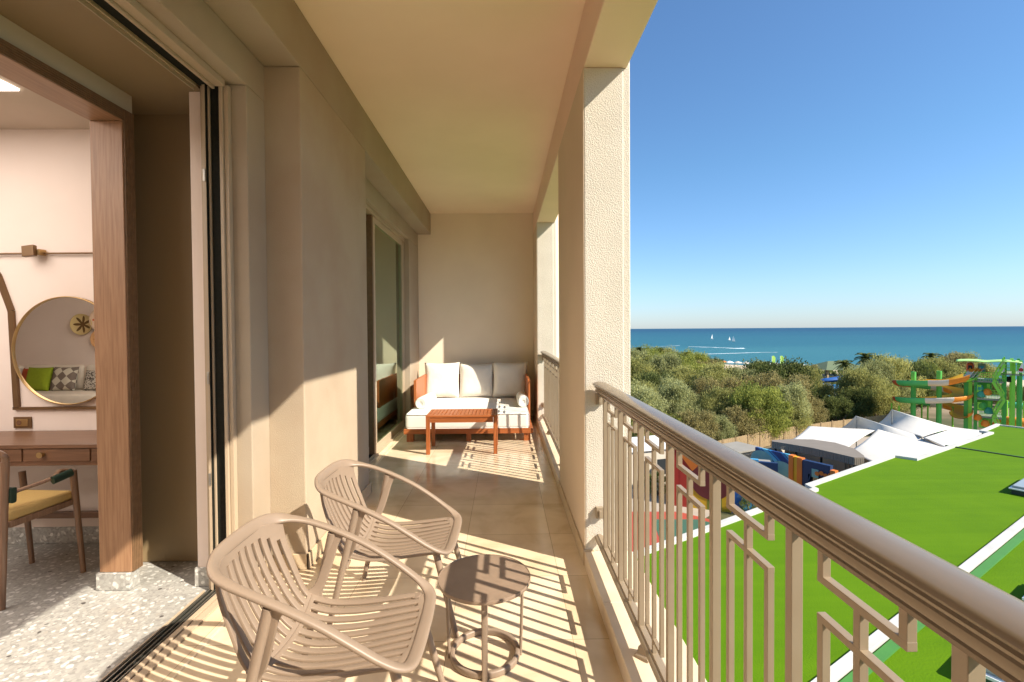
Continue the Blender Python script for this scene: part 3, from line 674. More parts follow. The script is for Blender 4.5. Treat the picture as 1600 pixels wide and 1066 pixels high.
def basket(px,py,R,kind,label):
    p=mir(px,py,2*(YR-.03)-(Y0+.16)); t=thing('wall_basket',(p.x,Y0+.125,p.z),label,'basket','woven baskets hung above the bedroom sofa')
    cols={'star':((.62,.48,.22),(.14,.07,.02)),'red':((.68,.50,.36),(.55,.12,.05)),'tan':((.55,.30,.13),(.45,.22,.09))}[kind]
    mm=mat('basket_'+kind,cols[0],.85); n,l,b=N(mm); tc=n.new('ShaderNodeTexCoord'); sx=n.new('ShaderNodeSeparateXYZ'); l.new(tc.outputs['Object'],sx.inputs[0])
    an=n.new('ShaderNodeMath'); an.operation='ARCTAN2'; l.new(sx.outputs[2],an.inputs[0]); l.new(sx.outputs[0],an.inputs[1])
    mu=n.new('ShaderNodeMath'); mu.operation='MULTIPLY'; mu.inputs[1].default_value=7; l.new(an.outputs[0],mu.inputs[0])
    cs=n.new('ShaderNodeMath'); cs.operation='COSINE'; l.new(mu.outputs[0],cs.inputs[0])
    ln=n.new('ShaderNodeVectorMath'); ln.operation='LENGTH'; l.new(tc.outputs['Object'],ln.inputs[0])
    a1=n.new('ShaderNodeMath'); a1.operation='MULTIPLY_ADD'; a1.inputs[1].default_value=-.30*R; a1.inputs[2].default_value=.55*R; l.new(cs.outputs[0],a1.inputs[0])
    lt_=n.new('ShaderNodeMath'); lt_.operation='LESS_THAN'; l.new(ln.outputs['Value'],lt_.inputs[0]); l.new(a1.outputs[0],lt_.inputs[1])
    l.new(ramp(mm,lt_.outputs[0],[(0,cols[0]),(1,cols[1])],'CONSTANT'),b.inputs['Base Color'])
    m=MB(); n_=40
    pr=[(0.001,.02),(R*.5,.022),(R*.85,.035),(R*.97,.06),(R,.06),(R*.98,.03),(R*.8,.008),(.001,.004)]
    vs=[(r*math.cos(6.2832*i/n_),z,r*math.sin(6.2832*i/n_)) for r,z in pr for i in range(n_)]
    fs=[(j*n_+i,j*n_+(i+1)%n_,(j+1)*n_+(i+1)%n_,(j+1)*n_+i) for j in range(len(pr)-1) for i in range(n_)]
    m.add(vs,fs).build('weave',mm,t,smooth=50)
basket(128,507,.175,'star','round woven basket with a dark star hung on the wall in the mirror')
basket(160,500,.20,'red','red and cream woven basket half hidden at the mirror edge')
basket(158,530,.16,'tan','orange tan woven basket lowest of the three in the mirror')
exec_exterior=True

# ================================================================== exterior
G=-12.5; T=-6.5
rnd=random.Random(11)
nprng=np.random.RandomState(5)
# ground: one sheet to the shore, sand beach, sea to the horizon
def ground_mat():
    m=mat('ground_soil',(.20,.15,.085),.95); n,l,b=N(m); v=mapping(m)
    t=n.new('ShaderNodeTexNoise'); t.inputs['Scale'].default_value=.12; t.inputs['Detail'].default_value=10; l.new(v,t.inputs[0])
    l.new(ramp(m,t.outputs[0],[(.38,(.07,.075,.025)),(.5,(.17,.13,.07)),(.62,(.28,.21,.13))]),b.inputs['Base Color']); return m
struct(MB().add([(-1500,-300,G),(2600,-300,G),(2600,40,G),(-1500,320,G)],[(0,1,2,3)]).build('ground',ground_mat(),smooth=0))
sh=[at(940,557,z=G),at(1019,560,z=G),at(1100,568,z=G),at(1200,573,z=G),at(1290,577,z=G),at(1420,584,z=G),at(1700,600,z=G)]
d0=(sh[0]-sh[1]).normalized(); d1=(sh[-1]-sh[-2]).normalized()
shore=[sh[0]+d0*1500]+sh+[sh[-1]+d1*2500]
MAT['sand']=mat('beach_sand',(.56,.45,.31),.95,noise=(.6,(.46,.36,.24),.7),bump=(3,.4,.1,5))
vs=[]; 
inl=Vector((-.45,-.89,0))
for p in shore: vs += [(p.x,p.y,G+.05),(p.x+inl.x*26,p.y+inl.y*26,G+.045)]
struct(MB().add(vs,[(2*i,2*i+1,2*i+3,2*i+2) for i in range(len(shore)-1)]).build('beach',MAT['sand'],smooth=0))
def sea_mat():
    m=mat('sea_water',(.02,.12,.18),.45,spec=.18); n,l,b=N(m)
    v=mapping(m); sx=n.new('ShaderNodeSeparateXYZ'); l.new(v,sx.inputs[0])
    ad=n.new('ShaderNodeMath'); ad.operation='MULTIPLY_ADD'; ad.inputs[1].default_value=.53; l.new(sx.outputs[0],ad.inputs[0]); l.new(sx.outputs[1],ad.inputs[2])
    mr=n.new('ShaderNodeMapRange'); mr.inputs[1].default_value=180; mr.inputs[2].default_value=3200; l.new(ad.outputs[0],mr.inputs[0])
    nz=n.new('ShaderNodeTexNoise'); nz.inputs['Scale'].default_value=.006; nz.inputs['Detail'].default_value=5; v2=mapping(m,(.25,1,1),(0,0,-.4)); l.new(v2,nz.inputs[0])
    sm=n.new('ShaderNodeMath'); sm.operation='MULTIPLY_ADD'; sm.inputs[1].default_value=.22; sm.inputs[2].default_value=-.11; l.new(nz.outputs[0],sm.inputs[0])
    a2=n.new('ShaderNodeMath'); l.new(mr.outputs[0],a2.inputs[0]); l.new(sm.outputs[0],a2.inputs[1])
    l.new(ramp(m,a2.outputs[0],[(0,(.038,.165,.19)),(.10,(.020,.120,.160)),(.4,(.013,.092,.142)),(1,(.009,.062,.118))]),b.inputs['Base Color'])
    w1=n.new('ShaderNodeTexNoise'); w1.inputs['Scale'].default_value=.35; w1.inputs['Detail'].default_value=8; w1.inputs['Roughness'].default_value=.65; l.new(mapping(m,(.5,1.4,1),(0,0,-.4)),w1.inputs[0])
    bp=n.new('ShaderNodeBump'); bp.inputs['Strength'].default_value=1.0; bp.inputs['Distance'].default_value=.8; l.new(w1.outputs[0],bp.inputs['Height']); l.new(bp.outputs[0],b.inputs['Normal'])
    return m
MAT['sea']=sea_mat()
vs=[(p.x,p.y,G+.02) for p in shore]; far=[(30000,-14000,G+.02),(30000,30000,G+.02),(0,38000,G+.02),(-30000,30000,G+.02)]
m=MB(); m.add(vs+far,[tuple(range(len(vs)+len(far)))[::-1]]); struct(m.build('sea',MAT['sea'],smooth=0))
MAT['foam']=mat('sea_foam',(.75,.82,.84),.8,noise=(.3,(.45,.62,.68),.9))
def wake(pts,w0,w1,label):
    P=[at(x,y,z=G+.10) for x,y in pts]; m=MB(); vs=[]
    P=catmull(P,5)
    for i,p in enumerate(P):
        w_=w0+(w1-w0)*i/(len(P)-1); w_*=(.6+.8*rnd.random()); d=Vector((.35,.94,0)); vs+=[p-d*w_,p+d*w_]
    tag(m.add(vs,[(2*i,2*i+2,2*i+3,2*i+1) for i in range(len(P)-1)]).build('boat_wake',MAT['foam'],smooth=0),None,None,None,'stuff')
wake([(1163,544.3),(1150,544.5),(1135,543.8),(1110,542.8),(1075,541.6)],6,1.2,'')
wake([(1215,550.6),(1190,550.8),(1150,552),(1100,553.5)],1.2,2.0,'')
wake([(1062,540),(1030,541.5),(1000,543)],1.6,.8,'')
MAT['white']=mat('white_paint',(.80,.80,.77),.5,noise=(6,(.74,.74,.70),.4))
MAT['sail']=mat('sail_cloth',(.82,.82,.80),.8,noise=(2,(.76,.76,.74),.4))
def sailboat(px,py,hpx,label,two=True):
    p=at(px,py,z=G+.05); D=p.y; k=D/F; H=hpx*k
    t=thing('sailboat',p,label,'sailboat','sailboats out on the sea',rz=rnd.uniform(-.4,.3))
    L_=H*.62
    m=MB(); 
    def hull(u,v):
        x=(u-.5)*L_; w_=L_*.16*math.sin(math.pi*min(1,(u*.9+.1)))**.6; a=(v-.5)*math.pi
        return (x,w_*math.sin(a),-H*.0+H*.06-H*.075*math.cos(a)*math.sin(math.pi*(u*.9+.08))**.4)
    m.grid(hull,12,8); m.box(-L_*.4,L_*.3,-L_*.10,L_*.10,H*.05,H*.065); m.build('hull',MAT['white'],t,smooth=60)
    MB().cyl((L_*.05,0,H*.04),(L_*.05,0,H),H*.012,H*.006,8).build('mast',MAT['white'],t)
    def ms(u,v): return (L_*.03-u*L_*.50*(1-v)**.8,H*.05*math.sin(math.pi*u)*(1-v),H*.13+v*H*.85)
    MB().grid(ms,6,8).build('mainsail',MAT['sail'],t,smooth=180,solid=.05)
    def js(u,v): return (L_*.07+u*L_*.42*(1-v),H*.04*math.sin(math.pi*u)*(1-v),H*.10+v*H*.72)
    if two: MB().grid(js,6,8).build('jib',MAT['sail'],t,smooth=180,solid=.05)
sailboat(1113,530,7.5,'small white sailboat leftmost of the three on the sea',False)
sailboat(1140,532,6.0,'white sailboat between the other two, closest to its right neighbour')
sailboat(1146,534,9,'tall white sailboat rightmost and largest of the three')

# ---- turfed roof terrace below
def turf_mat(name,c1,c2,dark):
    m=mat(name,c1,.95,spec=.12); n,l,b=N(m); v=mapping(m,(1,1,1),(0,0,-.549))
    t=n.new('ShaderNodeTexNoise'); t.inputs['Scale'].default_value=.5; t.inputs['Detail'].default_value=12; t.inputs['Roughness'].default_value=.62; l.new(v,t.inputs[0])
    w_=n.new('ShaderNodeTexNoise'); w_.inputs['Scale'].default_value=1; w_.inputs['Detail'].default_value=6; l.new(mapping(m,(.12,2.2,1),(0,0,-.549)),w_.inputs[0])
    x=n.new('ShaderNodeMath'); x.operation='MULTIPLY_ADD'; x.inputs[1].default_value=.45; l.new(w_.outputs[0],x.inputs[0])
    y=n.new('ShaderNodeMath'); y.operation='MULTIPLY'; y.inputs[1].default_value=.55; l.new(t.outputs[0],y.inputs[0]); l.new(y.outputs[0],x.inputs[2])
    l.new(ramp(m,x.outputs[0],[(.38,dark),(.5,c1),(.64,c2)]),b.inputs['Base Color'])
    g=n.new('ShaderNodeTexNoise'); g.inputs['Scale'].default_value=22; g.inputs['Detail'].default_value=4; l.new(mapping(m),g.inputs[0])
    bp=n.new('ShaderNodeBump'); bp.inputs['Strength'].default_value=.6; bp.inputs['Distance'].default_value=.03; l.new(g.outputs[0],bp.inputs['Height']); l.new(bp.outputs[0],b.inputs['Normal'])
    return m
MAT['turf']=turf_mat('artificial_turf',(.086,.182,.0015),(.096,.196,.002),(.077,.168,.0015))
MAT['parapet']=mat('parapet_paint',(.56,.55,.50),.7,noise=(1.2,(.44,.43,.39),.7))
MAT['parapet_side']=mat('green_membrane',(.055,.21,.035),.7,noise=(1.5,(.045,.17,.03),.6))
A=at(1015,862,z=T); U=(at(1545,668,z=T)-A); U.z=0; U.normalize(); V=Vector((U.y,-U.x,0))   # along / towards us
def uv(px,py): d=at(px,py,z=T)-A; return d.dot(U),d.dot(V)
def pt(u,v): p=A+U*u+V*v; return (p.x,p.y)
u2,v2=uv(1285,770); u3,v3=uv(1280,755); u4,v4=uv(1412,717); u5,v5=uv(1423,722); u6,v6=uv(1549,678); u7,v7=uv(1530,677); u8,v8=uv(1559,665)
wid=uv(1290,1066)[1]
outer=[(-14,0),(u2,0),(u2+.3,v3),(u4,v3),(u4+.2,v5+.0),(u6,v6),(u6+.1,v7),(u8,v8),(u8,wid),(-14,wid)]
struct(MB().prism([pt(*q) for q in outer],G,T).build('roof_terrace',MAT['turf'],smooth=0))
m=MB()
def kerbline(m,q,w_=.26,h=.14,z=T,inside=1):
    """a low parapet along a polyline, mitred at the corners"""
    P=[Vector((*pt(*a),0)) for a in q]; n_=len(P); L_=[]; R_=[]
    for i,p in enumerate(P):
        da=(P[i]-P[i-1]).normalized() if i>0 else None; db=(P[i+1]-P[i]).normalized() if i<n_-1 else None
        if da is None: da=db
        if db is None: db=da
        na=Vector((-da.y,da.x,0)); nb=Vector((-db.y,db.x,0)); nn=(na+nb).normalized(); k=1/max(.4,nn.dot(na))
        L_.append(p+nn*k*w_/2); R_.append(p-nn*k*w_/2)
    vs=[]
    for a,b_ in zip(L_,R_): vs+=[(a.x,a.y,z-.02),(b_.x,b_.y,z-.02),(b_.x,b_.y,z+h),(a.x,a.y,z+h)]
    fs=[(4*i+k,4*i+(k+1)%4,4*i+4+(k+1)%4,4*i+4+k) for i in range(n_-1) for k in range(4)]+[(0,1,2,3),(4*n_-1,4*n_-2,4*n_-3,4*n_-4)]
    m.add(vs,fs)
kerbline(m,outer[:8],.24)
kerbline(m,[(u8,v8),(u8,wid)],.16,.10)
struct(m.build('roof_parapet',MAT['parapet'],smooth=0,bevel=.01))
m=MB(); kerbline(m,[(-14,wid),(u8,wid)],.26,.10); struct(m.build('roof_parapet',MAT['parapet'],smooth=0,bevel=.01))
m=MB(); kerbline(m,[(-14,wid+.30),(u8,wid+.30)],.24,.03); struct(m.build('roof_edge_strip',MAT['parapet_side'],smooth=0))
struct(MB().prism([pt(*q) for q in ((-14,wid+.02),(u8,wid+.02),(u8,wid+16),(-14,wid+16))],G,T-.03).build('roof_terrace',MAT['turf'],smooth=0))
ud,vd=uv(1490,699)
MAT['black_joint']=mat('dark_joint',(.03,.04,.025),.8,noise=(4,(.05,.06,.04),.5))
m=MB(); kerbline(m,[(ud,.25),(ud,wid-.2)],.06,.05); struct(m.build('roof_joint',MAT['black_joint'],smooth=0))
m=MB(); kerbline(m,[(ud+.09,.25),(ud+.09,wid-.2)],.07,.06); struct(m.build('roof_joint_kerb',MAT['parapet_side'],smooth=0))
MAT['sky_glass']=mat('grey_skylight_glass',(.30,.33,.33),.15,noise=(2,(.24,.27,.27),.5))
MAT['dark_metal']=mat('dark_green_metal',(.02,.07,.035),.5,noise=(3,(.03,.09,.045),.5))
def skylight(u,v,L_,Wd,h,z,label,side):
    t=thing('skylight',(*pt(u,v),z),label,'skylight',rz=math.atan2(U.y,U.x))
    MB().box(0,L_,-Wd,0,.0,h*.55).build('base',side,t,smooth=0,bevel=.01)
    MB().box(-.08,L_+.08,-Wd-.08,.08,h*.56,h*.70).box(-.02,L_+.02,-Wd-.02,.02,h*.7,h*.72).build('frame',MAT['white'],t,smooth=0,bevel=.02)
    MB().box(-.0,L_,-Wd,0,h*.721,h).build('cover',MAT['sky_glass'],t,smooth=0,bevel=.06)
ua,va=uv(1562,768)
skylight(ua,va+.4,3.4,1.5,.42,T,'grey and white low skylight box lying on the green turf roof at the right edge',MAT['black_joint'])
ub,vb=uv(1512,1062)
skylight(ub,vb,2.0,1.0,.5,T-.03,'dark green skylight box on the nearest turf roof below the railing',MAT['dark_metal'])
ub,vb=uv(1604,952)
skylight(ub,vb,2.0,1.0,.5,T-.03,'second dark green skylight box on the nearest turf roof, cut by the right edge',MAT['dark_metal'])

# ---- trees
def leaf_mat(name,c1,c2,c3):
    m=mat(name,c1,.75,spec=.25); n,l,b=N(m)
    g=n.new('ShaderNodeNewGeometry'); oi=n.new('ShaderNodeObjectInfo')
    t=n.new('ShaderNodeTexNoise'); t.inputs['Scale'].default_value=.55; t.inputs['Detail'].default_value=3; l.new(mapping(m),t.inputs[0])
    a=n.new('ShaderNodeMath'); a.operation='MULTIPLY_ADD'; a.inputs[1].default_value=.35; l.new(g.outputs['Random Per Island'],a.inputs[0]); l.new(t.outputs[0],a.inputs[2])
    a2=n.new('ShaderNodeMath'); a2.operation='MULTIPLY_ADD'; a2.inputs[1].default_value=.22; l.new(oi.outputs['Random'],a2.inputs[0]); l.new(a.outputs[0],a2.inputs[2])
    l.new(ramp(m,a2.outputs[0],[(.52,c2),(.76,c1),(1.02,c3)]),b.inputs['Base Color'])
    tr=n.new('ShaderNodeBsdfTranslucent'); mx=n.new('ShaderNodeMixShader'); mx.inputs[0].default_value=.42; o=n['Material Output']
    l.new(b.inputs['Base Color'].links[0].from_socket,tr.inputs[0]); l.new(b.outputs[0],mx.inputs[1]); l.new(tr.outputs[0],mx.inputs[2]); l.new(mx.outputs[0],o.inputs[0])
    return m
MAT['leaf_olive']=leaf_mat('olive_leaves',(.34,.335,.10),(.19,.20,.065),(.52,.49,.17))
MAT['leaf_green']=leaf_mat('green_leaves',(.25,.28,.055),(.14,.17,.038),(.40,.41,.085))
MAT['leaf_dark']=leaf_mat('dark_leaves',(.115,.14,.035),(.06,.08,.022),(.19,.21,.06))
MAT['leaf_dry']=leaf_mat('brownish_leaves',(.30,.255,.095),(.18,.155,.058),(.44,.37,.15))
MAT['leaf_willow']=leaf_mat('willow_leaves',(.34,.35,.14),(.20,.21,.085),(.50,.50,.22))
MAT['bark']=mat('tree_bark',(.27,.21,.15),.9,noise=(3,(.17,.13,.09),.8),bump=(12,.6,.03,4))
def crown_mesh(seed,R,H,nl,per,card,droop=.5):
    r=np.random.RandomState(seed); P=[]; 
    lobes=[]
    for i in range(nl):
        a=r.uniform(0,6.283); q=r.uniform(0,1)**.55; z=r.uniform(.12,1.0)
        rr=R*q*(1-.65*max(0,z-.45)**1.2)*(.55+.45*min(1,z/.35))
        lobes.append((rr*math.cos(a),rr*math.sin(a),H*z*(1-.12*q)*r.uniform(.9,1.08),R*r.uniform(.16,.36)))
    cs=[]
    for x,y,z,s_ in lobes:
        n_=int(per*(s_/(R*.24))**1.6)
        d=r.normal(size=(n_,3)); d/=np.linalg.norm(d,axis=1)[:,None]
        rad=s_*1.18*(r.uniform(.02,1.15,size=(n_,1)))**.6*(1+.25*np.sin(d[:,:1]*7+x)*np.cos(d[:,1:2]*6+y))
        c=np.array([x,y,z])+d*rad*np.array([1,1,.82]); c[:,2]-=droop*(r.uniform(0,1,n_)**3)*s_
        nn=d*.30+r.normal(size=(n_,3))*.8; nn[:,2]*=.7; nn/=np.linalg.norm(nn,axis=1)[:,None]
        cs.append(np.hstack([c,nn]))
    cs=np.vstack(cs); n_=len(cs); c=cs[:,:3]; nn=cs[:,3:]
    ref=r.normal(size=(n_,3))*.38; ref[:,2]+=1.0; b=ref-nn*np.sum(ref*nn,axis=1)[:,None]; b/=np.linalg.norm(b,axis=1)[:,None]; t=np.cross(nn,b)
    s_=card*r.uniform(.6,1.35,size=(n_,1)); w_=s_*r.uniform(.22,.42,size=(n_,1))
    v=np.stack([c-b*s_, c+t*w_-b*s_*.1, c+b*s_, c-t*w_+b*s_*.1],axis=1).reshape(-1,3)
    return v,n_
def crown(name,seed,R,H,nl,per,card,m,droop=.5):
    v,n_=crown_mesh(seed,R,H,nl,per,card,droop)
    me=bpy.data.meshes.new(name); me.vertices.add(len(v)); me.vertices.foreach_set('co',v.astype(np.float32).ravel())
    me.loops.add(4*n_); me.loops.foreach_set('vertex_index',np.arange(4*n_,dtype=np.int32))
    me.polygons.add(n_); me.polygons.foreach_set('loop_start',np.arange(0,4*n_,4,dtype=np.int32)); 
    me.materials.append(m); me.update(calc_edges=True); me.validate()
    return me
def trunk_mb(seed,R,H,zc):
    r=random.Random(seed); m=MB(); 
    p=[Vector((0,0,-.1)),Vector((r.uniform(-.2,.2),r.uniform(-.2,.2),zc*.6)),Vector((r.uniform(-.4,.4),r.uniform(-.4,.4),zc+H*.35)),Vector((r.uniform(-.5,.5),r.uniform(-.5,.5),zc+H*.8))]
    pth=catmull(p,4); m.sweep(pth,oval(2,2,8),scale=[.19*(1-.85*i/(len(pth)-1)) for i in range(len(pth))],up=(1,.1,0))
    for k in range(7):
        a=r.uniform(0,6.28); s0=pth[3+k%6]; e=Vector((R*.75*math.cos(a),R*.75*math.sin(a),zc+H*r.uniform(.25,.8)))
        q=catmull([s0,s0.lerp(e,.5)+Vector((0,0,-.2)),e],4); m.sweep(q,oval(2,2,6),scale=[.085*(1-.8*i/(len(q)-1)) for i in range(len(q))],up=(1,.1,0))
    return m
KIND={}
def tree_kind(key,seed,R,H,zc,nl,per,card,m,droop=.5):
    KIND[key]=(crown('crown',seed,R,H,nl,per,card,m,droop), trunk_mb(seed,R,H,zc), zc, H)
tree_kind('olive',1,3.3,5.6,2.0,70,330,.145,MAT['leaf_olive'],1.6)
tree_kind('olive2',2,3.0,6.4,2.1,70,330,.145,MAT['leaf_willow'],1.9)
tree_kind('green',3,3.2,5.2,1.8,66,330,.145,MAT['leaf_green'],1.2)
tree_kind('dark',4,3.0,4.6,1.5,56,330,.145,MAT['leaf_dark'],.8)
tree_kind('dry',5,3.1,5.8,2.0,64,330,.145,MAT['leaf_dry'],1.7)
tree_kind('bush',6,1.1,1.5,.15,22,110,.07,MAT['leaf_green'],.2)
TR={}
def tree(key,x,y,h,label,group=None,cat='tree',z=G,name='broadleaf_tree',wide=1.0):
    me,tm,zc,H=KIND[key]
    if key not in TR:
        t=thing(name,(0,0,0),label,cat)
        o=bpy.data.objects.new('crown',me); C.collection.objects.link(o); o.parent=t; o.location=(0,0,zc)
        tm.build('trunk',MAT['bark'],t,smooth=60); TR[key]=t
    else:
        t=copy_tree(TR[key]); t.name=name
    s_=h/(zc+H); t.location=(x,y,z); t.rotation_euler=(0,0,rnd.uniform(0,6.28)); t.scale=(s_*wide*rnd.uniform(.92,1.1),s_*wide*rnd.uniform(.92,1.1),s_)
    tag(t,label,cat)
    if group: t['group']=group
    elif 'group' in t: del t['group']
    return t
GR='trees of the dense grove behind the wooden fence'
desc={'olive':'olive green feathery tree in the dense grove between fence and beach','olive2':'tall olive green willowy tree in the dense grove between fence and beach','green':'bright green bushy tree in the dense grove between fence and beach','dark':'dark green round tree in the dense grove between fence and beach','dry':'brownish feathery tree in the dense grove between fence and beach'}
def topz(py,Y): return EYE-(py-515)/F*Y
def put(px,Y,ytop,key,wide=1.0,label=None,group=GR,jit=.0):
    p=at(px,600,Y=Y); h=topz(ytop,Y)-G
    tree(key,p.x,Y,h,label or desc[key],group if not label else None,wide=wide)
# rows from the beach back to the fence
rows=[(136,566,14,['dark','green','olive']),(120,562,13,['olive','dark','green']),(104,566,13,['olive2','dry','green','olive','olive2']),(90,570,24,['olive','olive2','olive','green']),
      (78,578,28,['olive2','olive','dry','dark']),(68,592,32,['olive','dry','olive2','green']),(60,612,34,['olive2','dry','olive','green'])]
for Y,yt,step,kinds in rows:
    step=6.0*F/Y*.82
    px=985+rnd.uniform(0,step)
    end=1258 if Y>70 else 1262
    while px<end:
        k=rnd.choice(kinds)
        top=yt+rnd.uniform(-10,9)+ (max(0,min(1,(px-1085)/40))*15 if Y>85 else 0) - (max(0,1100-px)/100*11 if Y>80 else 0)
        Yj=Y+rnd.uniform(-3,3)
        put(px,Yj,top,k,wide=rnd.uniform(.95,1.2)); px+=step*rnd.uniform(.8,1.15)
for px,Y,yt,k,w_ in ((995,52,640,'olive',1.3),(1040,53,650,'green',1.2),(1085,53,646,'dry',1.2),(1120,54,652,'olive2',1.2),(1160,56,640,'dry',1.2),(1200,58,645,'green',1.2),(1235,60,640,'olive',1.2),(1262,63,628,'dry',1.1),(1180,60,622,'olive2',1.1),(1272,66,636,'olive',.9)):
    put(px,Y,yt,k,w_)
# the clump to the right of the gap, and the one beyond the slides
for px,Y,yt,k,w_,lab in ((1345,70,582,'olive',.9,'olive tree at the left end of the clump right of the pool gap'),(1360,74,570,'olive2',1.0,'tall olive tree in the middle of the clump left of the slides'),(1385,76,564,'olive',1.15,'olive tree with the highest crown left of the slides'),(1412,78,572,'dark',1.1,'dark tree at the right end of the clump left of the slides'),
      (1305,66,626,'dark',1.0,'low dark tree below the blue pool slides'),(1338,68,612,'dark',.9,'dark tree in front of the clump left of the slides'),(1370,70,600,'olive',1.1,'pale olive tree in front of the clump left of the slides'),(1400,72,598,'olive2',1.0,'willowy tree just left of the red slide end'),(1425,76,600,'dark',1.0,'dark tree behind the first green slide post'),
      (1440,90,572,'green',1.0,'green tree at the left of the clump behind the slides'),(1465,94,566,'olive',1.2,'olive tree in the middle of the clump behind the slides'),(1492,96,558,'dry',1.1,'brownish tree behind the left end of the tower roof'),(1512,98,560,'olive',1.1,'olive tree behind the orange start box of the tower'),(1535,104,585,'dark',1.0,'dark low tree behind the tower'),(1450,84,600,'dark',1.1,'dark tree behind the upper slide ring'),(1480,86,598,'dark',1.1,'dark tree behind the second green slide post'),(1508,92,600,'dark',1.1,'dark tree directly behind the tower posts'),
      (1570,110,608,'green',1.2,'green tree seen through the right half of the tower'),(1600,105,612,'dark',1.2,'dark tree beyond the tower at the right edge'),
      (1532,80,603,'dark',1.1,'dark bushy tree just behind the left half of the tower'),(1562,82,607,'olive',1.1,'olive tree just behind the tower stairs'),(1590,84,610,'dark',1.1,'dark tree just behind the right posts of the tower'),
      (1268,125,574,'dry',1.0,'brown bare looking tree standing on the beach edge')):
    put(px,Y,yt,k,w_,lab)
# palms
def palm_mb(seed,h,R):
    r=random.Random(seed); tm=MB(); pth=[Vector((.25*math.sin(i*.5),.1*math.sin(i*.8),h*i/6)) for i in range(7)]
    tm.sweep(pth,oval(2,2,8),scale=[.24-.012*i for i in range(7)],up=(1,.1,0)); top=pth[-1]; m=MB()
    for k in range(46):
        a=6.283*k/46*5+r.uniform(-.15,.15); e=r.uniform(-.9,1.4); L_=R*r.uniform(.8,1.1); prev=None
        for i in range(7):
            u=i/6; rr=L_*u*math.cos(e*(1-.3*u)); z=L_*u*math.sin(e)-L_*.55*u*u
            c=top+Vector((rr*math.cos(a),rr*math.sin(a),z)); 
            if prev is not None:
                d=(c-prev).normalized(); s_=Vector((-math.sin(a),math.cos(a),0)); w_=R*.20*math.sin(math.pi*min(1,u+.12))+.05
                for q in (-1,1):
                    for g in range(3):
                        b0=prev.lerp(c,g/3); m.add([b0,b0+d*.10,b0+s_*q*w_+d*.22+Vector((0,0,-.12)),],[(0,1,2)])
            prev=c
    return tm,m
_p=palm_mb(3,5.4,1.35); PT=None
def palm(px,Y,ytop,label):
    global PT
    p=at(px,600,Y=Y); h=topz(ytop,Y)-G
    if PT is None:
        t=thing('palm_tree',(0,0,0),label,'palm tree'); _p[0].build('trunk',MAT['bark'],t,smooth=60); _p[1].build('fronds',MAT['leaf_dark'],t,smooth=0); PT=t
    else: t=copy_tree(PT)
    s_=h/6.6; t.location=(p.x,Y,G); t.scale=(s_,s_,s_); t.rotation_euler=(0,0,rnd.uniform(0,6)); tag(t,label,'palm tree','palm trees rising above the grove')
for a in ((998,116,537,'tall palm tree right beside the column, leftmost'),(1010,124,544,'small palm between the two tall ones by the column'),(1029,118,538,'palm with a clean bare trunk, second tall one from the column'),(1060,112,548,'palm half sunk in the grove, third from the column'),(1074,116,546,'palm just right of the one half sunk in the grove'),
          (1127,128,560,'low palm at the beach end of the grove'),(1181,124,567,'palm top in front of the beach in the middle of the grove'),(1237,126,567,'small palm on the sand right of the green beach flags'),
          (1320,88,559,'palm left of the highest crown near the green pavilion'),(1351,84,546,'tallest palm, above the clump left of the slides'),(1372,90,552,'palm just right of the tallest one'),(1454,98,549,'palm above the clump behind the slides'),(1506,104,551,'palm above the left end of the tower roof')): palm(*a)
# undergrowth as ground cover
v,n_=crown_mesh(77,1,1,1,10,.1); 
def cover():
    r=np.random.RandomState(3); pts=[]
    for k in range(9000):
        Y=r.uniform(50,150); px=r.uniform(980,1420); 
        if at(px,600,Y=Y).x > -200 and (Y>56+max(0,(px-1080))*.05): p=at(px,600,Y=Y); pts.append((p.x,Y,G+r.uniform(.1,1.2)))
    c=np.array(pts); n_=len(c); d=r.normal(size=(n_,3)); d/=np.linalg.norm(d,axis=1)[:,None]; q=r.normal(size=(n_,3)); t=np.cross(d,q); t/=np.linalg.norm(t,axis=1)[:,None]; b=np.cross(d,t); s_=r.uniform(.3,.7,size=(n_,1))
    v=np.stack([c-b*s_,c+t*s_*.6,c+b*s_,c-t*s_*.6],axis=1).reshape(-1,3)
    m=MB(); m.v=[tuple(x) for x in v]; m.f=[tuple(range(4*i,4*i+4)) for i in range(n_)]; m.m=[0]*n_
    tag(m.build('undergrowth',MAT['leaf_dark'],smooth=0),None,None,None,'stuff')
cover()

# ---- fence
MAT['fence']=mat('fence_wood',(.42,.30,.16),.85,noise=(1.5,(.33,.23,.12),.7))
fp=[at(1020,742,z=G),at(1085,726,z=G),at(1205,697,z=G),at(1300,682,z=G),at(1400,668,z=G)]
t=thing('wooden_fence',fp[0],'pale wooden board fence along the edge of the grove','fence'); o=fp[0]
for a,b_ in zip(fp[:-1],fp[1:]):
    n_=max(1,round((b_-a).length/2.4))
    for i in range(n_):
        p=a.lerp(b_,i/n_)-o; q=a.lerp(b_,(i+1)/n_)-o; p.z=q.z=0; d=(q-p).normalized()
        m=MB(); nb=12
        for k in range(nb):
            s0=p.lerp(q,(k+.04)/nb)+d*.04; s1=p.lerp(q,(k+.94)/nb); up=Vector((0,0,1.0+.02*rnd.random()))
            m.bar(s0+up,s1+up,.03+.01*(k%2),1.85)
        m.build('board_panel',MAT['fence'],t,smooth=0)
        MB().box(p.x-.06,p.x+.06,p.y-.10,p.y+.02,0,2.05).build('post',MAT['fence'],t,smooth=0)

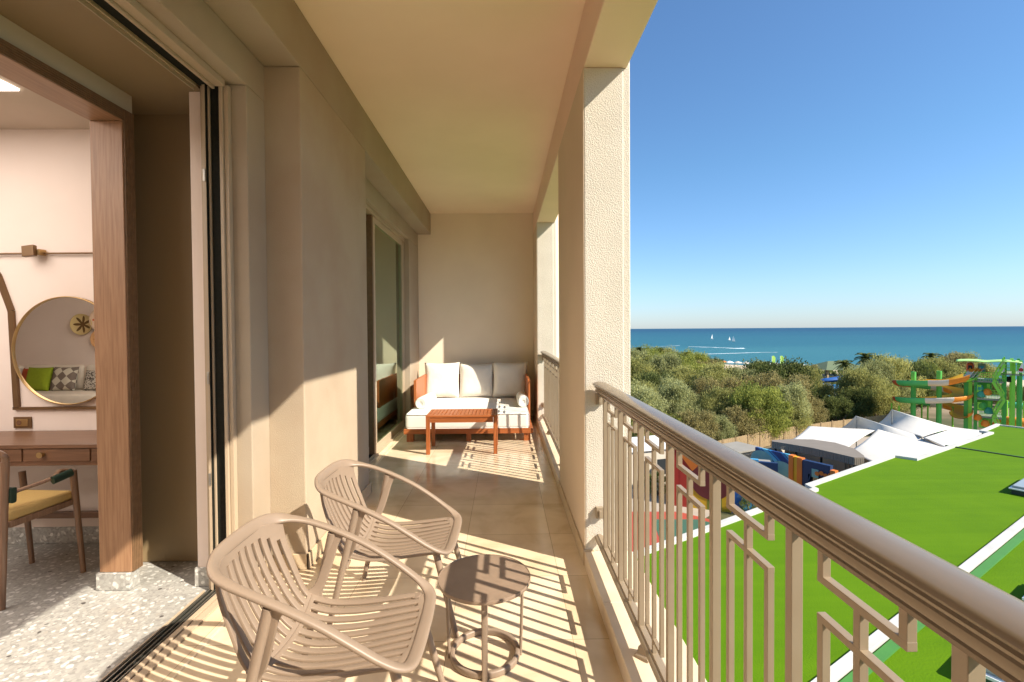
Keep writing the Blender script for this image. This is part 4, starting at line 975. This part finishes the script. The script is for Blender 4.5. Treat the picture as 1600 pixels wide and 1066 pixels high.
# ---- play building with coloured walls, canopy, sports court
def mural_mat():
    m=mat('blue_mural',(.0,.05,.2),.6); n,l,b=N(m); v=mapping(m)
    w_=n.new('ShaderNodeTexWave'); w_.inputs['Scale'].default_value=.22; w_.inputs['Distortion'].default_value=5; w_.inputs['Detail'].default_value=.5; w_.inputs['Detail Scale'].default_value=.6; l.new(mapping(m,(1,1,1.4),(0,.6,0)),w_.inputs[0])
    c=ramp(m,w_.outputs[0],[(0,(.006,.035,.16)),(.30,(.012,.10,.32)),(.52,(.02,.24,.48)),(.70,(.006,.05,.22)),(.86,(.10,.42,.60))],'CONSTANT')
    l.new(c,b.inputs['Base Color']); return m
MAT['mural']=mural_mat()
def plain(name,c,c2=None,r=.65): return mat(name,c,r,noise=(1.2,c2 or tuple(x*.85 for x in c),.6))
MAT['orange']=plain('orange_paint',(.62,.17,.02)); MAT['yellow']=plain('yellow_paint',(.62,.36,.015)); MAT['red']=plain('red_paint',(.42,.035,.02)); MAT['blue']=plain('blue_paint',(.01,.10,.36)); MAT['navy']=plain('navy_paint',(.006,.03,.10)); MAT['dark']=plain('dark_interior',(.012,.016,.02))
MAT['lblue']=plain('light_blue_paint',(.08,.36,.62)); MAT['maroon']=plain('maroon_paint',(.13,.02,.02)); MAT['olive']=plain('olive_paint',(.17,.19,.02)); MAT['bubble']=plain('pale_bubble_paint',(.22,.42,.40),(.13,.33,.36)); MAT['cream']=plain('cream_render',(.58,.52,.42)); MAT['grey']=plain('grey_felt',(.30,.28,.24)); MAT['canopy']=plain('canopy_fabric',(.22,.185,.145)); MAT['beige']=plain('beige_paint',(.45,.33,.18))
def wallrun(pa,pb,thick):
    """local frame along a wall from ground point pa to pb"""
    d=pb-pa; d.z=0; L_=d.length; return math.atan2(d.y,d.x),L_
a=at(1183,704,z=-9.2); b_=at(1336,739,z=-9.2); a.z=b_.z=G
rz,L_=wallrun(a,b_,0)
t=thing('play_house',a,'low play building with a blue bubble mural, orange panels and a dark open stage','building',rz=rz)
cs_=lambda px: None
def along(px):  # distance along the wall line for a pixel column
    d=at(px,600,Y=10)-Vector((0,0,EYE)); D=(b_-a).normalized(); 
    # intersect 2d
    k=(a.x*D.y-a.y*D.x)/(d.x*D.y-d.y*D.x); P=Vector((d.x*k,d.y*k,G)); return (P-a).dot(D)
x=[along(q) for q in (1183,1238,1245,1259,1262,1300,1303,1311,1338)]
MB().box(x[0],x[1],-.25,0,0,3.62).build('mural_wall',MAT['mural'],t,smooth=0)
MB().box(x[0]-.1,x[0],.01,6,0,3.25).box(x[0],x[-1],6,6.2,0,3.2).build('side_wall',MAT['cream'],t,smooth=0)
for cx,cz,R_ in ((along(1193),2.6,1.0),(along(1225),1.95,1.15),(along(1205),.8,.8)):
    vs=[(cx+R_*math.cos(6.283*i/40),-.262,cz+R_*.85*math.sin(6.283*i/40)) for i in range(40)]
    MB().add(vs,[tuple(range(40))]).cyl((cx-R_*.3,-.25,cz+R_*.25),(cx-R_*.3,-.27,cz+R_*.25),R_*.22,n=16).build('bubble',MAT['bubble'],t,smooth=0)
MB().box(x[1],x[2],-.5,-.02,0,3.66).build('panel',MAT['orange'],t,smooth=0); MB().box(x[2],x[3]-.4,-.42,-.03,0,3.6).build('panel',MAT['yellow'],t,smooth=0); MB().box(x[3]-.4,x[3],-.5,-.03,0,3.6).build('panel',MAT['orange'],t,smooth=0)
MB().box(x[3],x[4]+.3,-.45,-.05,0,3.5).box(x[5]-.3,x[6],-.45,-.05,0,3.5).box(x[4]+.3,x[5]-.3,-.45,-.05,2.5,3.5).build('stage_frame',MAT['navy'],t,smooth=0)
MB().box(x[4]+.2,x[5]-.2,.0,.1,0,2.5).build('stage_back',MAT['dark'],t,smooth=0)
MB().box((x[4]+x[5])/2-.3,(x[4]+x[5])/2,-.3,-.2,0,2.4).build('curtain_strip',MAT['beige'],t,smooth=0)
m=MB(); m.box(x[4]+.6,x[5]-.7,-.50,-.46,2.35,3.0); m.build('banner',MAT['bubble'],t,smooth=0)
m=MB()
for i in range(5): m.cyl((x[4]+1.0+.32*i,-.503,2.70+.1*(i%2)),(x[4]+1.0+.32*i,-.52,2.7+.1*(i%2)),.17,n=12)
m.build('banner_flowers',MAT['orange'],t)
MB().box(x[6],x[7],-.5,-.03,0,3.2).build('panel',MAT['orange'],t,smooth=0); MB().box(x[7],x[8],-.30,-.03,0,3.0).build('panel',MAT['lblue'],t,smooth=0)
# shade canopy above the stage
ca=[at(q[0],q[1],z=-8.55) for q in ((1206,689),(1235,687),(1270,687.5),(1305,692.5),(1335,702),(1350,713))]
cb=[at(q[0],q[1],z=-8.55) for q in ((1350,716),(1335,716),(1305,709),(1270,701),(1235,695),(1206,690.5))]
poly=[(p.x,p.y) for p in ca+cb]; c0=at(1275,700,z=G)
t=thing('stage_canopy',c0,'dark grey lens shaped canopy with a pleated edge above the play stage','canopy')
pl=[(x_-c0.x,y_-c0.y) for x_,y_ in poly]
MB().prism(pl,-8.55-G-.02,-8.55-G+.05).build('roof',MAT['canopy'],t,smooth=0)
m=MB(); zt=-8.55-G
for (p,q) in zip(pl,pl[1:]+pl[:1]):
    p=Vector((*p,0)); q=Vector((*q,0)); n_=max(1,int((q-p).length/.14))
    for i in range(n_):
        s0=p.lerp(q,i/n_); s1=p.lerp(q,(i+.85)/n_); m.bar(s0+Vector((0,0,zt-.28)),s1+Vector((0,0,zt-.28)),.04+.02*(i%2),.52)
m.build('pleated_edge',MAT['canopy'],t,smooth=0)
for i,f_ in enumerate((.08,.3,.55,.8)):
    k=f_*(len(ca)-1); p=ca[int(k)].lerp(ca[int(k)+1],k%1).lerp(cb[-1-int(k)],.5)-c0
    MB().box(p.x-.06,p.x+.06,p.y-.06,p.y+.06,0,zt-.05).build('post',MAT['dark'],t,smooth=0)
# shade sails
MAT['membrane']=mat('white_shade_membrane',(.60,.575,.52),.75,noise=(.35,(.54,.515,.46),.7),bump=(.8,.25,.15,3))
def shade(corners,label,sag=.065,loc=None):
    P=[at(x_,y_,z=z_) for x_,y_,z_ in corners]; c=sum(P,Vector())/4; P=[p-c for p in P]
    def fn(u,v):
        # concave edges: pull the edge midpoints to the centre
        k=sag*(4*u*(1-u)+4*v*(1-v)-16*u*(1-u)*v*(1-v))
        q=P[0].lerp(P[1],u).lerp(P[3].lerp(P[2],u),v); q2=q*(1-k*(max(abs(2*u-1),abs(2*v-1))**1.5)); q2.z=q.z-.35*16*u*(1-u)*v*(1-v)*.3
        return q2
    t=thing('shade_sail',(c.x,c.y,G),label,'shade sail','white tensioned shade sails beyond the turf roof')
    zo=Vector((0,0,c.z-G))
    MB().grid(lambda u,v: fn(u,v)+zo,18,18).build('membrane',MAT['membrane'],t,smooth=180,solid=.03)
    for p in P:
        q=p+zo; MB().cyl((q.x*.97,q.y*.97,0),(q.x*.97,q.y*.97,q.z-.12),.06,.05,10).build('mast',MAT['grey'],t)
shade([(1264,666,-8.2),(1371,671,-8.4),(1322,702,-8.9),(1232,690,-8.9)],'white shade sail nearest the grove, directly behind the dark canopy')
shade([(1337,650,-7.2),(1443,683,-8.6),(1476,700,-8.8),(1314,669,-8.8)],'long narrow white shade sail squeezed between its neighbours',.03)
shade([(1372,671,-7.4),(1478,700,-8.6),(1385,735,-8.9),(1326,706,-8.9)],'largest white shade sail touching the edge of the turf roof')
shade([(1393,640,-6.8),(1493,669,-8.2),(1441,683,-8.4),(1371,662,-8.6)],'white shade sail with the highest peak, in front of the slides')
shade([(1492,668,-8.2),(1546,673,-8.4),(1480,702,-8.8),(1442,684,-8.4)],'rightmost white shade sail, beside the corner of the turf roof')
# second play wall seen through the balusters
a=at(1050,788,z=G); b_=at(1200,806,z=G); rz,L_=wallrun(a,b_,0)
t=thing('painted_play_wall',a,'tall play wall painted in red, yellow, maroon and blue fields behind the balusters','wall',rz=rz)
x=[along(q) for q in (1050,1062,1082,1105,1128,1143,1160,1185,1215)]
hh=5.1
cols=['red','red','yellow','olive','yellow','blue','lblue','navy']
for i in range(8): MB().box(x[i],x[i+1],-.3-.01*(i%2),0,0,hh-.25*i*.6).build('painted_panel',MAT[cols[i]],t,smooth=0)
vs=[(x[3]+.3+1.5*math.cos(6.283*i/40),-.33,2.3+1.5*math.sin(6.283*i/40)) for i in range(40)]
MB().add(vs,[tuple(range(40))]).build('painted_disc',MAT['maroon'],t,smooth=0)
MB().add([(x[0],-.34,hh-.2),(x[2],-.34,hh-2.2),(x[2]+1.4,-.34,hh-.7),(x[2],-.34,hh-.1)],[(0,1,2,3)]).build('painted_stripe',MAT['orange'],t,smooth=0)
MB().box(x[0],x[-1],.05,4,0,hh-1.9).build('core',MAT['grey'],t,smooth=0)
# kiosk, sports court, low white building
p=at(1153,733,z=G)
t=thing('kiosk',(p.x,p.y,G),'small pale kiosk with a flat grey roof beside the fence','kiosk',rz=.45)
MB().box(-1.5,1.5,-1.1,1.1,0,2.1).build('wall',MAT['cream'],t,smooth=0); MB().box(-1.8,1.8,-1.5,1.5,2.1,2.25).build('roof',MAT['grey'],t,smooth=0); MB().box(-.6,.6,-1.125,-1.105,.9,1.7).build('window',MAT['dark'],t,smooth=0)
p=at(1012,760,z=G)
t=thing('pale_annex',(p.x,p.y,G),'cream low annex building seen through the first balusters','building',rz=.3)
MB().box(-6,3.4,0,4,0,3.2).build('wall',MAT['cream'],t,smooth=0); MB().box(-6.2,3.6,-.2,4.2,3.2,3.4).build('roof',MAT['white'],t,smooth=0)
for i in range(4): MB().box(-5+2*i,-4+2*i,-.03,-.005,.9,2.3).build('window',MAT['dark'],t,smooth=0)
MAT['court_red']=plain('red_court',(.42,.075,.045)); MAT['court_green']=plain('green_court',(.05,.13,.085))
MAT['paving']=plain('pale_paving',(.42,.36,.29))
q=[at(940,900,z=G),at(1120,800,z=G),at(1260,770,z=G),at(1600,700,z=G),at(1640,672,z=G),at(1330,684,z=G),at(1215,703,z=G),at(980,765,z=G)]
struct(MB().add([(p.x,p.y,G+.012) for p in q],[tuple(range(8))]).build('plaza_paving',MAT['paving'],smooth=0))
q=[at(960,960,z=G),at(1150,822,z=G),at(1060,800,z=G),at(940,800,z=G)]
c0=sum(q,Vector())/4
struct(MB().add([(p.x,p.y,G+.024) for p in q],[(0,1,2,3)]).build('court_surface',MAT['court_red'],smooth=0))
struct(MB().add([((p.x-c0.x)*.55+c0.x+2.0,(p.y-c0.y)*.5+c0.y+.4,G+.034) for p in q],[(0,1,2,3)]).build('court_field',MAT['court_green'],smooth=0))
for i,(px,py,h,lab) in enumerate(((1176,803,1.7,'round green bush in front of the blue play wall'),(1183,716,1.2,'small bush at the left end of the bubble mural'),(1300,748,.9,'low bush beside the white roof parapet'),(1030,775,2.0,'bush in front of the cream annex'))):
    p=at(px,py,z=G); tree('bush',p.x,p.y,h,lab,None,'bush',name='bush')

# ---- water park: tower and slides
MAT['lime']=plain('lime_steel',(.28,.72,.06)); MAT['dgreen']=plain('green_steel',(.08,.42,.07)); MAT['limeroof']=plain('lime_canvas',(.42,.72,.22)); MAT['slidewhite']=plain('slide_white',(.66,.60,.50)); MAT['slideorange']=plain('slide_orange',(.85,.27,.02)); MAT['slideyellow']=plain('slide_yellow',(.85,.50,.03)); MAT['slidegreen']=plain('slide_green',(.08,.48,.14)); MAT['slidered']=plain('slide_red',(.55,.08,.015)); MAT['deck']=plain('grey_deck',(.30,.33,.28)); MAT['teal']=plain('teal_plastic',(.05,.38,.26))
SL=[MAT['slidered'],MAT['slidegreen'],MAT['slidewhite'],MAT['slideorange'],MAT['slideyellow'],MAT['lime']]
TY=57.0; KS=TY/F; CT=.713
def tz(py,Y=TY): return EYE-(py-513)/F*Y-G
t=thing('slide_tower',at(1548,600,Y=TY)*1.0,'green steel slide tower with stairs, grey decks and a lime canvas roof','slide tower',rz=math.radians(-45.0)); t.location.z=G
def lx(px): return (px-1548)*KS*CT
def tb(m,x0,x1,y0,y1,z0,z1): return m.box(lx(x0),lx(x1),y0,y1,z0,z1)
for px,wd in ((1508,7),(1515,6),(1524,6),(1570,5.5),(1583,6),(1594,5)):
    for dy in (0,4.5):
        tb(MB(),px-wd/2,px+wd/2,dy,dy+wd*KS*.7,0,tz(566 if px>1560 else 592)).build('post',MAT['lime'] if (px+int(dy))%2 else MAT['dgreen'],t,smooth=0,bevel=.02)
for i,(zpx,x0,x1) in enumerate(((600,1512,1570),(628,1526,1568),(657,1530,1566),(587,1560,1600))):
    tb(MB(),x0,x1,0,4.6,tz(zpx)-.22,tz(zpx)).build('deck',MAT['deck'],t,smooth=0)
    m=MB(); n_=18
    for k in range(n_+1):
        px=x0+(x1-x0)*k/n_; tb(m,px-.35,px+.35,-.05,.0,tz(zpx),tz(zpx)+1.0)
    for h in (.35,.7,1.02): tb(m,x0,x1,-.06,.01,tz(zpx)+h-.03,tz(zpx)+h+.03)
    m.build('railing',MAT['lime'],t,smooth=0)
for (xa,za,xb,zb) in ((1552,657,1569,628),(1569,628,1551,600),(1553,600,1569,572),(1568,684,1552,657)):
    A_=Vector((lx(xa),-.5,tz(za))); B_=Vector((lx(xb),-.5,tz(zb))); m=MB()
    for k in range(12):
        c=A_.lerp(B_,k/11); m.box(c.x-.13,c.x+.13,-1.0,.2,c.z-.03,c.z+.03)
    m.build('stair_steps',MAT['deck'],t,smooth=0)
    m=MB()
    for yy in (-1.03,.22):
        m.bar(A_+Vector((0,yy+.5,0)),B_+Vector((0,yy+.5,0)),.05,.26); m.bar(A_+Vector((0,yy+.5,.85)),B_+Vector((0,yy+.5,.85)),.05,.08)
    for k in range(9):
        c=A_.lerp(B_,k/8); m.box(c.x-.02,c.x+.02,-1.05,-1.0,c.z,c.z+.85)
    m.build('stair_side',MAT['lime'],t,smooth=0)
def roof(u,v): return (lx(1491+u*104),-1+v*4.5,tz(570.5-1.5*(1-abs(2*v-1))-1.6*abs(math.sin(u*math.pi*1.9+.3))-1.0*u))
MB().grid(roof,24,6).build('canvas_roof',MAT['limeroof'],t,smooth=60,solid=.10)
m=MB(); tb(m,1508,1521,1,3.5,tz(590),tz(573)); m.build('start_box',MAT['slidered'],t,smooth=0,bevel=.25)
tb(MB(),1511,1518,.93,1.0,tz(588),tz(577)).build('start_opening',MAT['dark'],t,smooth=0,bevel=.1)
tb(MB(),1527,1540,2,3,tz(590),tz(575)).build('cabin',MAT['deck'],t,smooth=0)
tb(MB(),1529,1537,1.95,2.0,tz(587),tz(578)).build('cabin_window',MAT['lblue'],t,smooth=0)
tb(MB(),1570,1588,1,3,tz(602),tz(594)).build('tank',MAT['dark'],t,smooth=0,bevel=.3)
for x0,zt,zb,w_ in ((1556,567,584,13),(1588,570,584,9)):
    P=[(lx(x0),-.6,tz(zb)),(lx(x0+w_),-.6,tz(zb)),(lx(x0+w_),-.6,tz(zt)),(lx(x0+w_*.75),-.6,tz(zt))]
    MB().add(P,[(0,1,2,3)]).build('sail_panel',MAT['sail'],t,smooth=0,solid=.05)
    MB().cyl((lx(x0+w_*.62),-.68,tz((zt+zb)/2+3)),(lx(x0+w_*.62),-.64,tz((zt+zb)/2+3)),.20,n=14).build('emblem',MAT['red'],t)
for px,py in ((1535,640),(1545,648),(1530,612),(1558,668),(1540,668),(1528,660),(1533,622),(1543,618)):
    MB().lathe([(.1,-.4),(.36,-.3),(.40,0),(.26,.35),(.05,.45)],(lx(px),-.3+.5*rnd.random(),tz(py)),14).build('splash_toy',[MAT['teal'],MAT['slideorange'],MAT['dgreen']][int(px)%3],t)
for i,(x0,x1,zpx) in enumerate(((1527,1550,612),(1528,1552,640),(1530,1552,668))):
    tb(MB(),x0,x1,2.0,2.1,tz(zpx)-.9,tz(zpx)+.6).build('side_panel',MAT['dgreen'],t,smooth=0)
    tb(MB(),x0-1,x0+6,-.2,-.1,tz(zpx)-.5,tz(zpx)+.4).build('side_panel',MAT['lime'],t,smooth=0)
    tb(MB(),x1-8,x1-3,.2,.3,tz(zpx)-.6,tz(zpx)+.5).build('side_panel',MAT['lime'],t,smooth=0)
# slides: open channels swept along a path, coloured in moulded sections
SL=[MAT['slidered'],MAT['slidegreen'],MAT['slidewhite'],MAT['slideorange'],MAT['slideyellow'],MAT['lime']]
def flume(path,wd,wall,label,parent,colour,inner=None):
    m=MB(); vs=[]; ns=10; sec=[]
    for i in range(ns+1):
        a=math.pi*i/ns; sec.append((-wd/2*math.cos(a),wall*(.35-math.sin(a)**.8)))
    sec2=[(x_*1.06,y_-.06) for x_,y_ in sec[::-1]]
    loop=sec+sec2; k=len(loop); path=[Vector(p) for p in path]; n_=len(path)
    for i,p in enumerate(path):
        d=(path[min(i+1,n_-1)]-path[max(i-1,0)]); d.z=0; d.normalize(); a=Vector((d.y,-d.x,0))
        vs+=[p+a*x_+Vector((0,0,y_)) for x_,y_ in loop]
    m.v=[tuple(v_) for v_ in vs]
    for i in range(n_-1):
        c=colour(i/(n_-1),path[i])
        for q in range(k):
            m.f.append((i*k+q,i*k+(q+1)%k,(i+1)*k+(q+1)%k,(i+1)*k+q)); m.m.append(inner if (inner is not None and q<ns) else c)
    return m.build(label,SL,parent,smooth=50)
HY=61.0; hc=at(1455,600,Y=HY)
t=thing('helix_slide',(hc.x,HY,G),'multicoloured helix water slide of red, green, white and orange channels on green columns','water slide',rz=math.radians(-41.6))
K2=HY/F*.748; HR=49*K2
zA,zB=tz(601,HY-2.6),tz(629,HY-2.6)
def colr(f,p):
    q=p.x/(57*K2)
    return 3 if q>.47 else 2 if q>-.07 else 1 if q>-.75 else 0
path=[]; n_=130; turns=1.85
for i in range(14):
    u=i/14; path.append((HR*(1.05-1.05*u),-HR*(1.0+.10*math.sin(u*3.14)),zA+.9*(1-u)**2))
for i in range(n_):
    a=-math.pi/2-6.283*turns*i/n_; path.append((HR*math.cos(a),HR*math.sin(a),zA+(zB-zA)*(i/n_)*turns))
flume(path,16*K2*1.9,.72,'flume',t,colr,4)
for px,yt in ((1426.5,586),(1467,583)):
    x_=(px-1455)*K2; MB().cyl((x_,-HR*.62,0),(x_,-HR*.62,tz(yt,HY-1.6)),.27,.27,20).build('column',MAT['dgreen'],t)
for px,yt,dy in ((1389,640,.2),(1450,640,.3),(1490,640,.6),(1440,636,.7),(1403,640,-.5)):
    x_=(px-1455)*K2; MB().cyl((x_,HR*dy,0),(x_,HR*dy,tz(yt,HY)),.09,.09,10).build('support',MAT['lime'],t)
t2=bpy.data.objects['slide_tower']
for k in range(3):
    px=1513+k*6
    q=catmull([(lx(px+7),.2+k*.5,tz(581)),(lx(px+3),-.2+k*.4,tz(585)),(lx(px-5),-.8+k*.3,tz(595)),(lx(px-13),-1.1+k*.2,tz(599.5)),(lx(px-24),-1.2+k*.2,tz(601.5))],6)
    flume(q,.62,.22,'start_lane',t2,lambda f,p:(3 if f<.22 else 2 if f<.5 else 5 if f<.8 else 3))
c_=at(1590,600,Y=TY+3)
t=thing('tube_slide',(c_.x,TY+3,G),'fat orange tube slide low behind the right half of the tower','water slide',rz=math.radians(-45))
MB().sweep(catmull([(-1.6,1,1.5),(-.6,-.2,1.75),(.8,-.4,1.7),(2.4,.6,1.5),(4.0,1.6,1.3)],6),oval(1.3,1.3,16)).build('tube',MAT['slideorange'],t)
MB().sweep(catmull([(-1.6,2.5,3.2),(-.5,1.8,3.7),(1.2,2.0,3.5),(3,3,3.2)],6),oval(.8,.8,14)).build('tube',MAT['teal'],t)
for x_ in (-.9,.6,2.2): MB().cyl((x_,.6,0),(x_,.6,4.4),.1,.1,10).build('support',MAT['lime'],t)
# blue slides in the gap, pavilion, beach things
def pool_slide(px,py,Y,label,s_=1):
    p=at(px,py,Y=Y); t=thing('pool_slide',(p.x,Y,G),label,'water slide'); h=p.z-G
    q=catmull([(2.5*s_,0,h+.5),(0,-.4,h+.2),(-2.3*s_,.3,h-.2),(-2.6*s_,2.2,h-.8),(0,3,h-1.4),(2,2.2,h-2)],6)
    m=MB(); m.sweep(q,oval(1.6,1.0,12)); m.build('channel',MAT['lblue'] if s_>1 else MAT['blue'],t)
    for x_ in (-1.5,1.5): MB().cyl((x_,0,0),(x_,0,h),.12,.12,8).build('support',MAT['white'],t)
pool_slide(1305,594,98,'dark blue pool slide in the gap below the pavilion',1.0)
pool_slide(1292,608,88,'light blue pool slide in the gap, just below the dark blue one',1.05)
p=at(1306,583,Y=128)
t=thing('beach_pavilion',(p.x,128,G),'square pavilion with a green hipped roof at the end of the beach','pavilion')
hz=topz(580,128)-G
vs=[(-6,-5,hz),(6,-5,hz),(6,5,hz),(-6,5,hz),(-2.2,0,hz+2.0),(2.2,0,hz+2.0)]
MAT['groof']=plain('green_roof_shingle',(.13,.17,.085))
MB().add(vs,[(0,1,5,4),(1,2,5),(2,3,4,5),(3,0,4),(3,2,1,0)]).build('roof',MAT['groof'],t,smooth=0)
for sx in (-5,0,5):
    for sy in (-4,4): MB().box(sx-.2,sx+.2,sy-.2,sy+.2,0,hz).build('post',MAT['beige'],t,smooth=0)
MB().box(-5,5,-3,3,0,1.1).build('counter',MAT['cream'],t,smooth=0)
MAT['flag']=plain('green_flag',(.30,.52,.08))
for px,lab in ((1206,'left green beach flag on the sand'),(1219,'right green beach flag on the sand')):
    p=at(px,574,z=G); t=thing('beach_flag',(p.x,p.y,G),lab,'flag','green feather flags on the beach')
    MB().cyl((0,0,0),(0,0,4.0),.08,.05,8).build('pole',MAT['white'],t)
    MB().add([(0.05,0,.8),(1.2,0,1.0),(1.3,0,3.4),(.7,0,4.1),(.05,0,4.0)],[(0,1,2,3,4)]).build('cloth',MAT['flag'],t,smooth=0,solid=.05)
ucol=['cream','slidewhite','orange','white']
i=0
for px,py in ((1108,570.5),(1118,571),(1131,572),(1140,572.5),(1153,573),(1166,574),(1190,575.5),(1200,576),(1213,576),(1228,577),(1245,579),(1256,579.5),(1275,583)):
    p=at(px,py+3,z=G); k=ucol[i%4]; nm={'cream':'cream','slidewhite':'beige','orange':'orange','white':'white'}[k]
    t=thing('beach_umbrella',(p.x,p.y,G),nm+' beach umbrella in the row on the sand','umbrella','small beach umbrellas along the shore')
    MB().lathe([(1.5,1.9),(1.0,2.25),(.1,2.55),(.02,2.6)],n=10).build('canopy',MAT[k],t,smooth=0); MB().cyl((0,0,0),(0,0,2.0),.05,n=6).build('pole',MAT['white'],t); i+=1
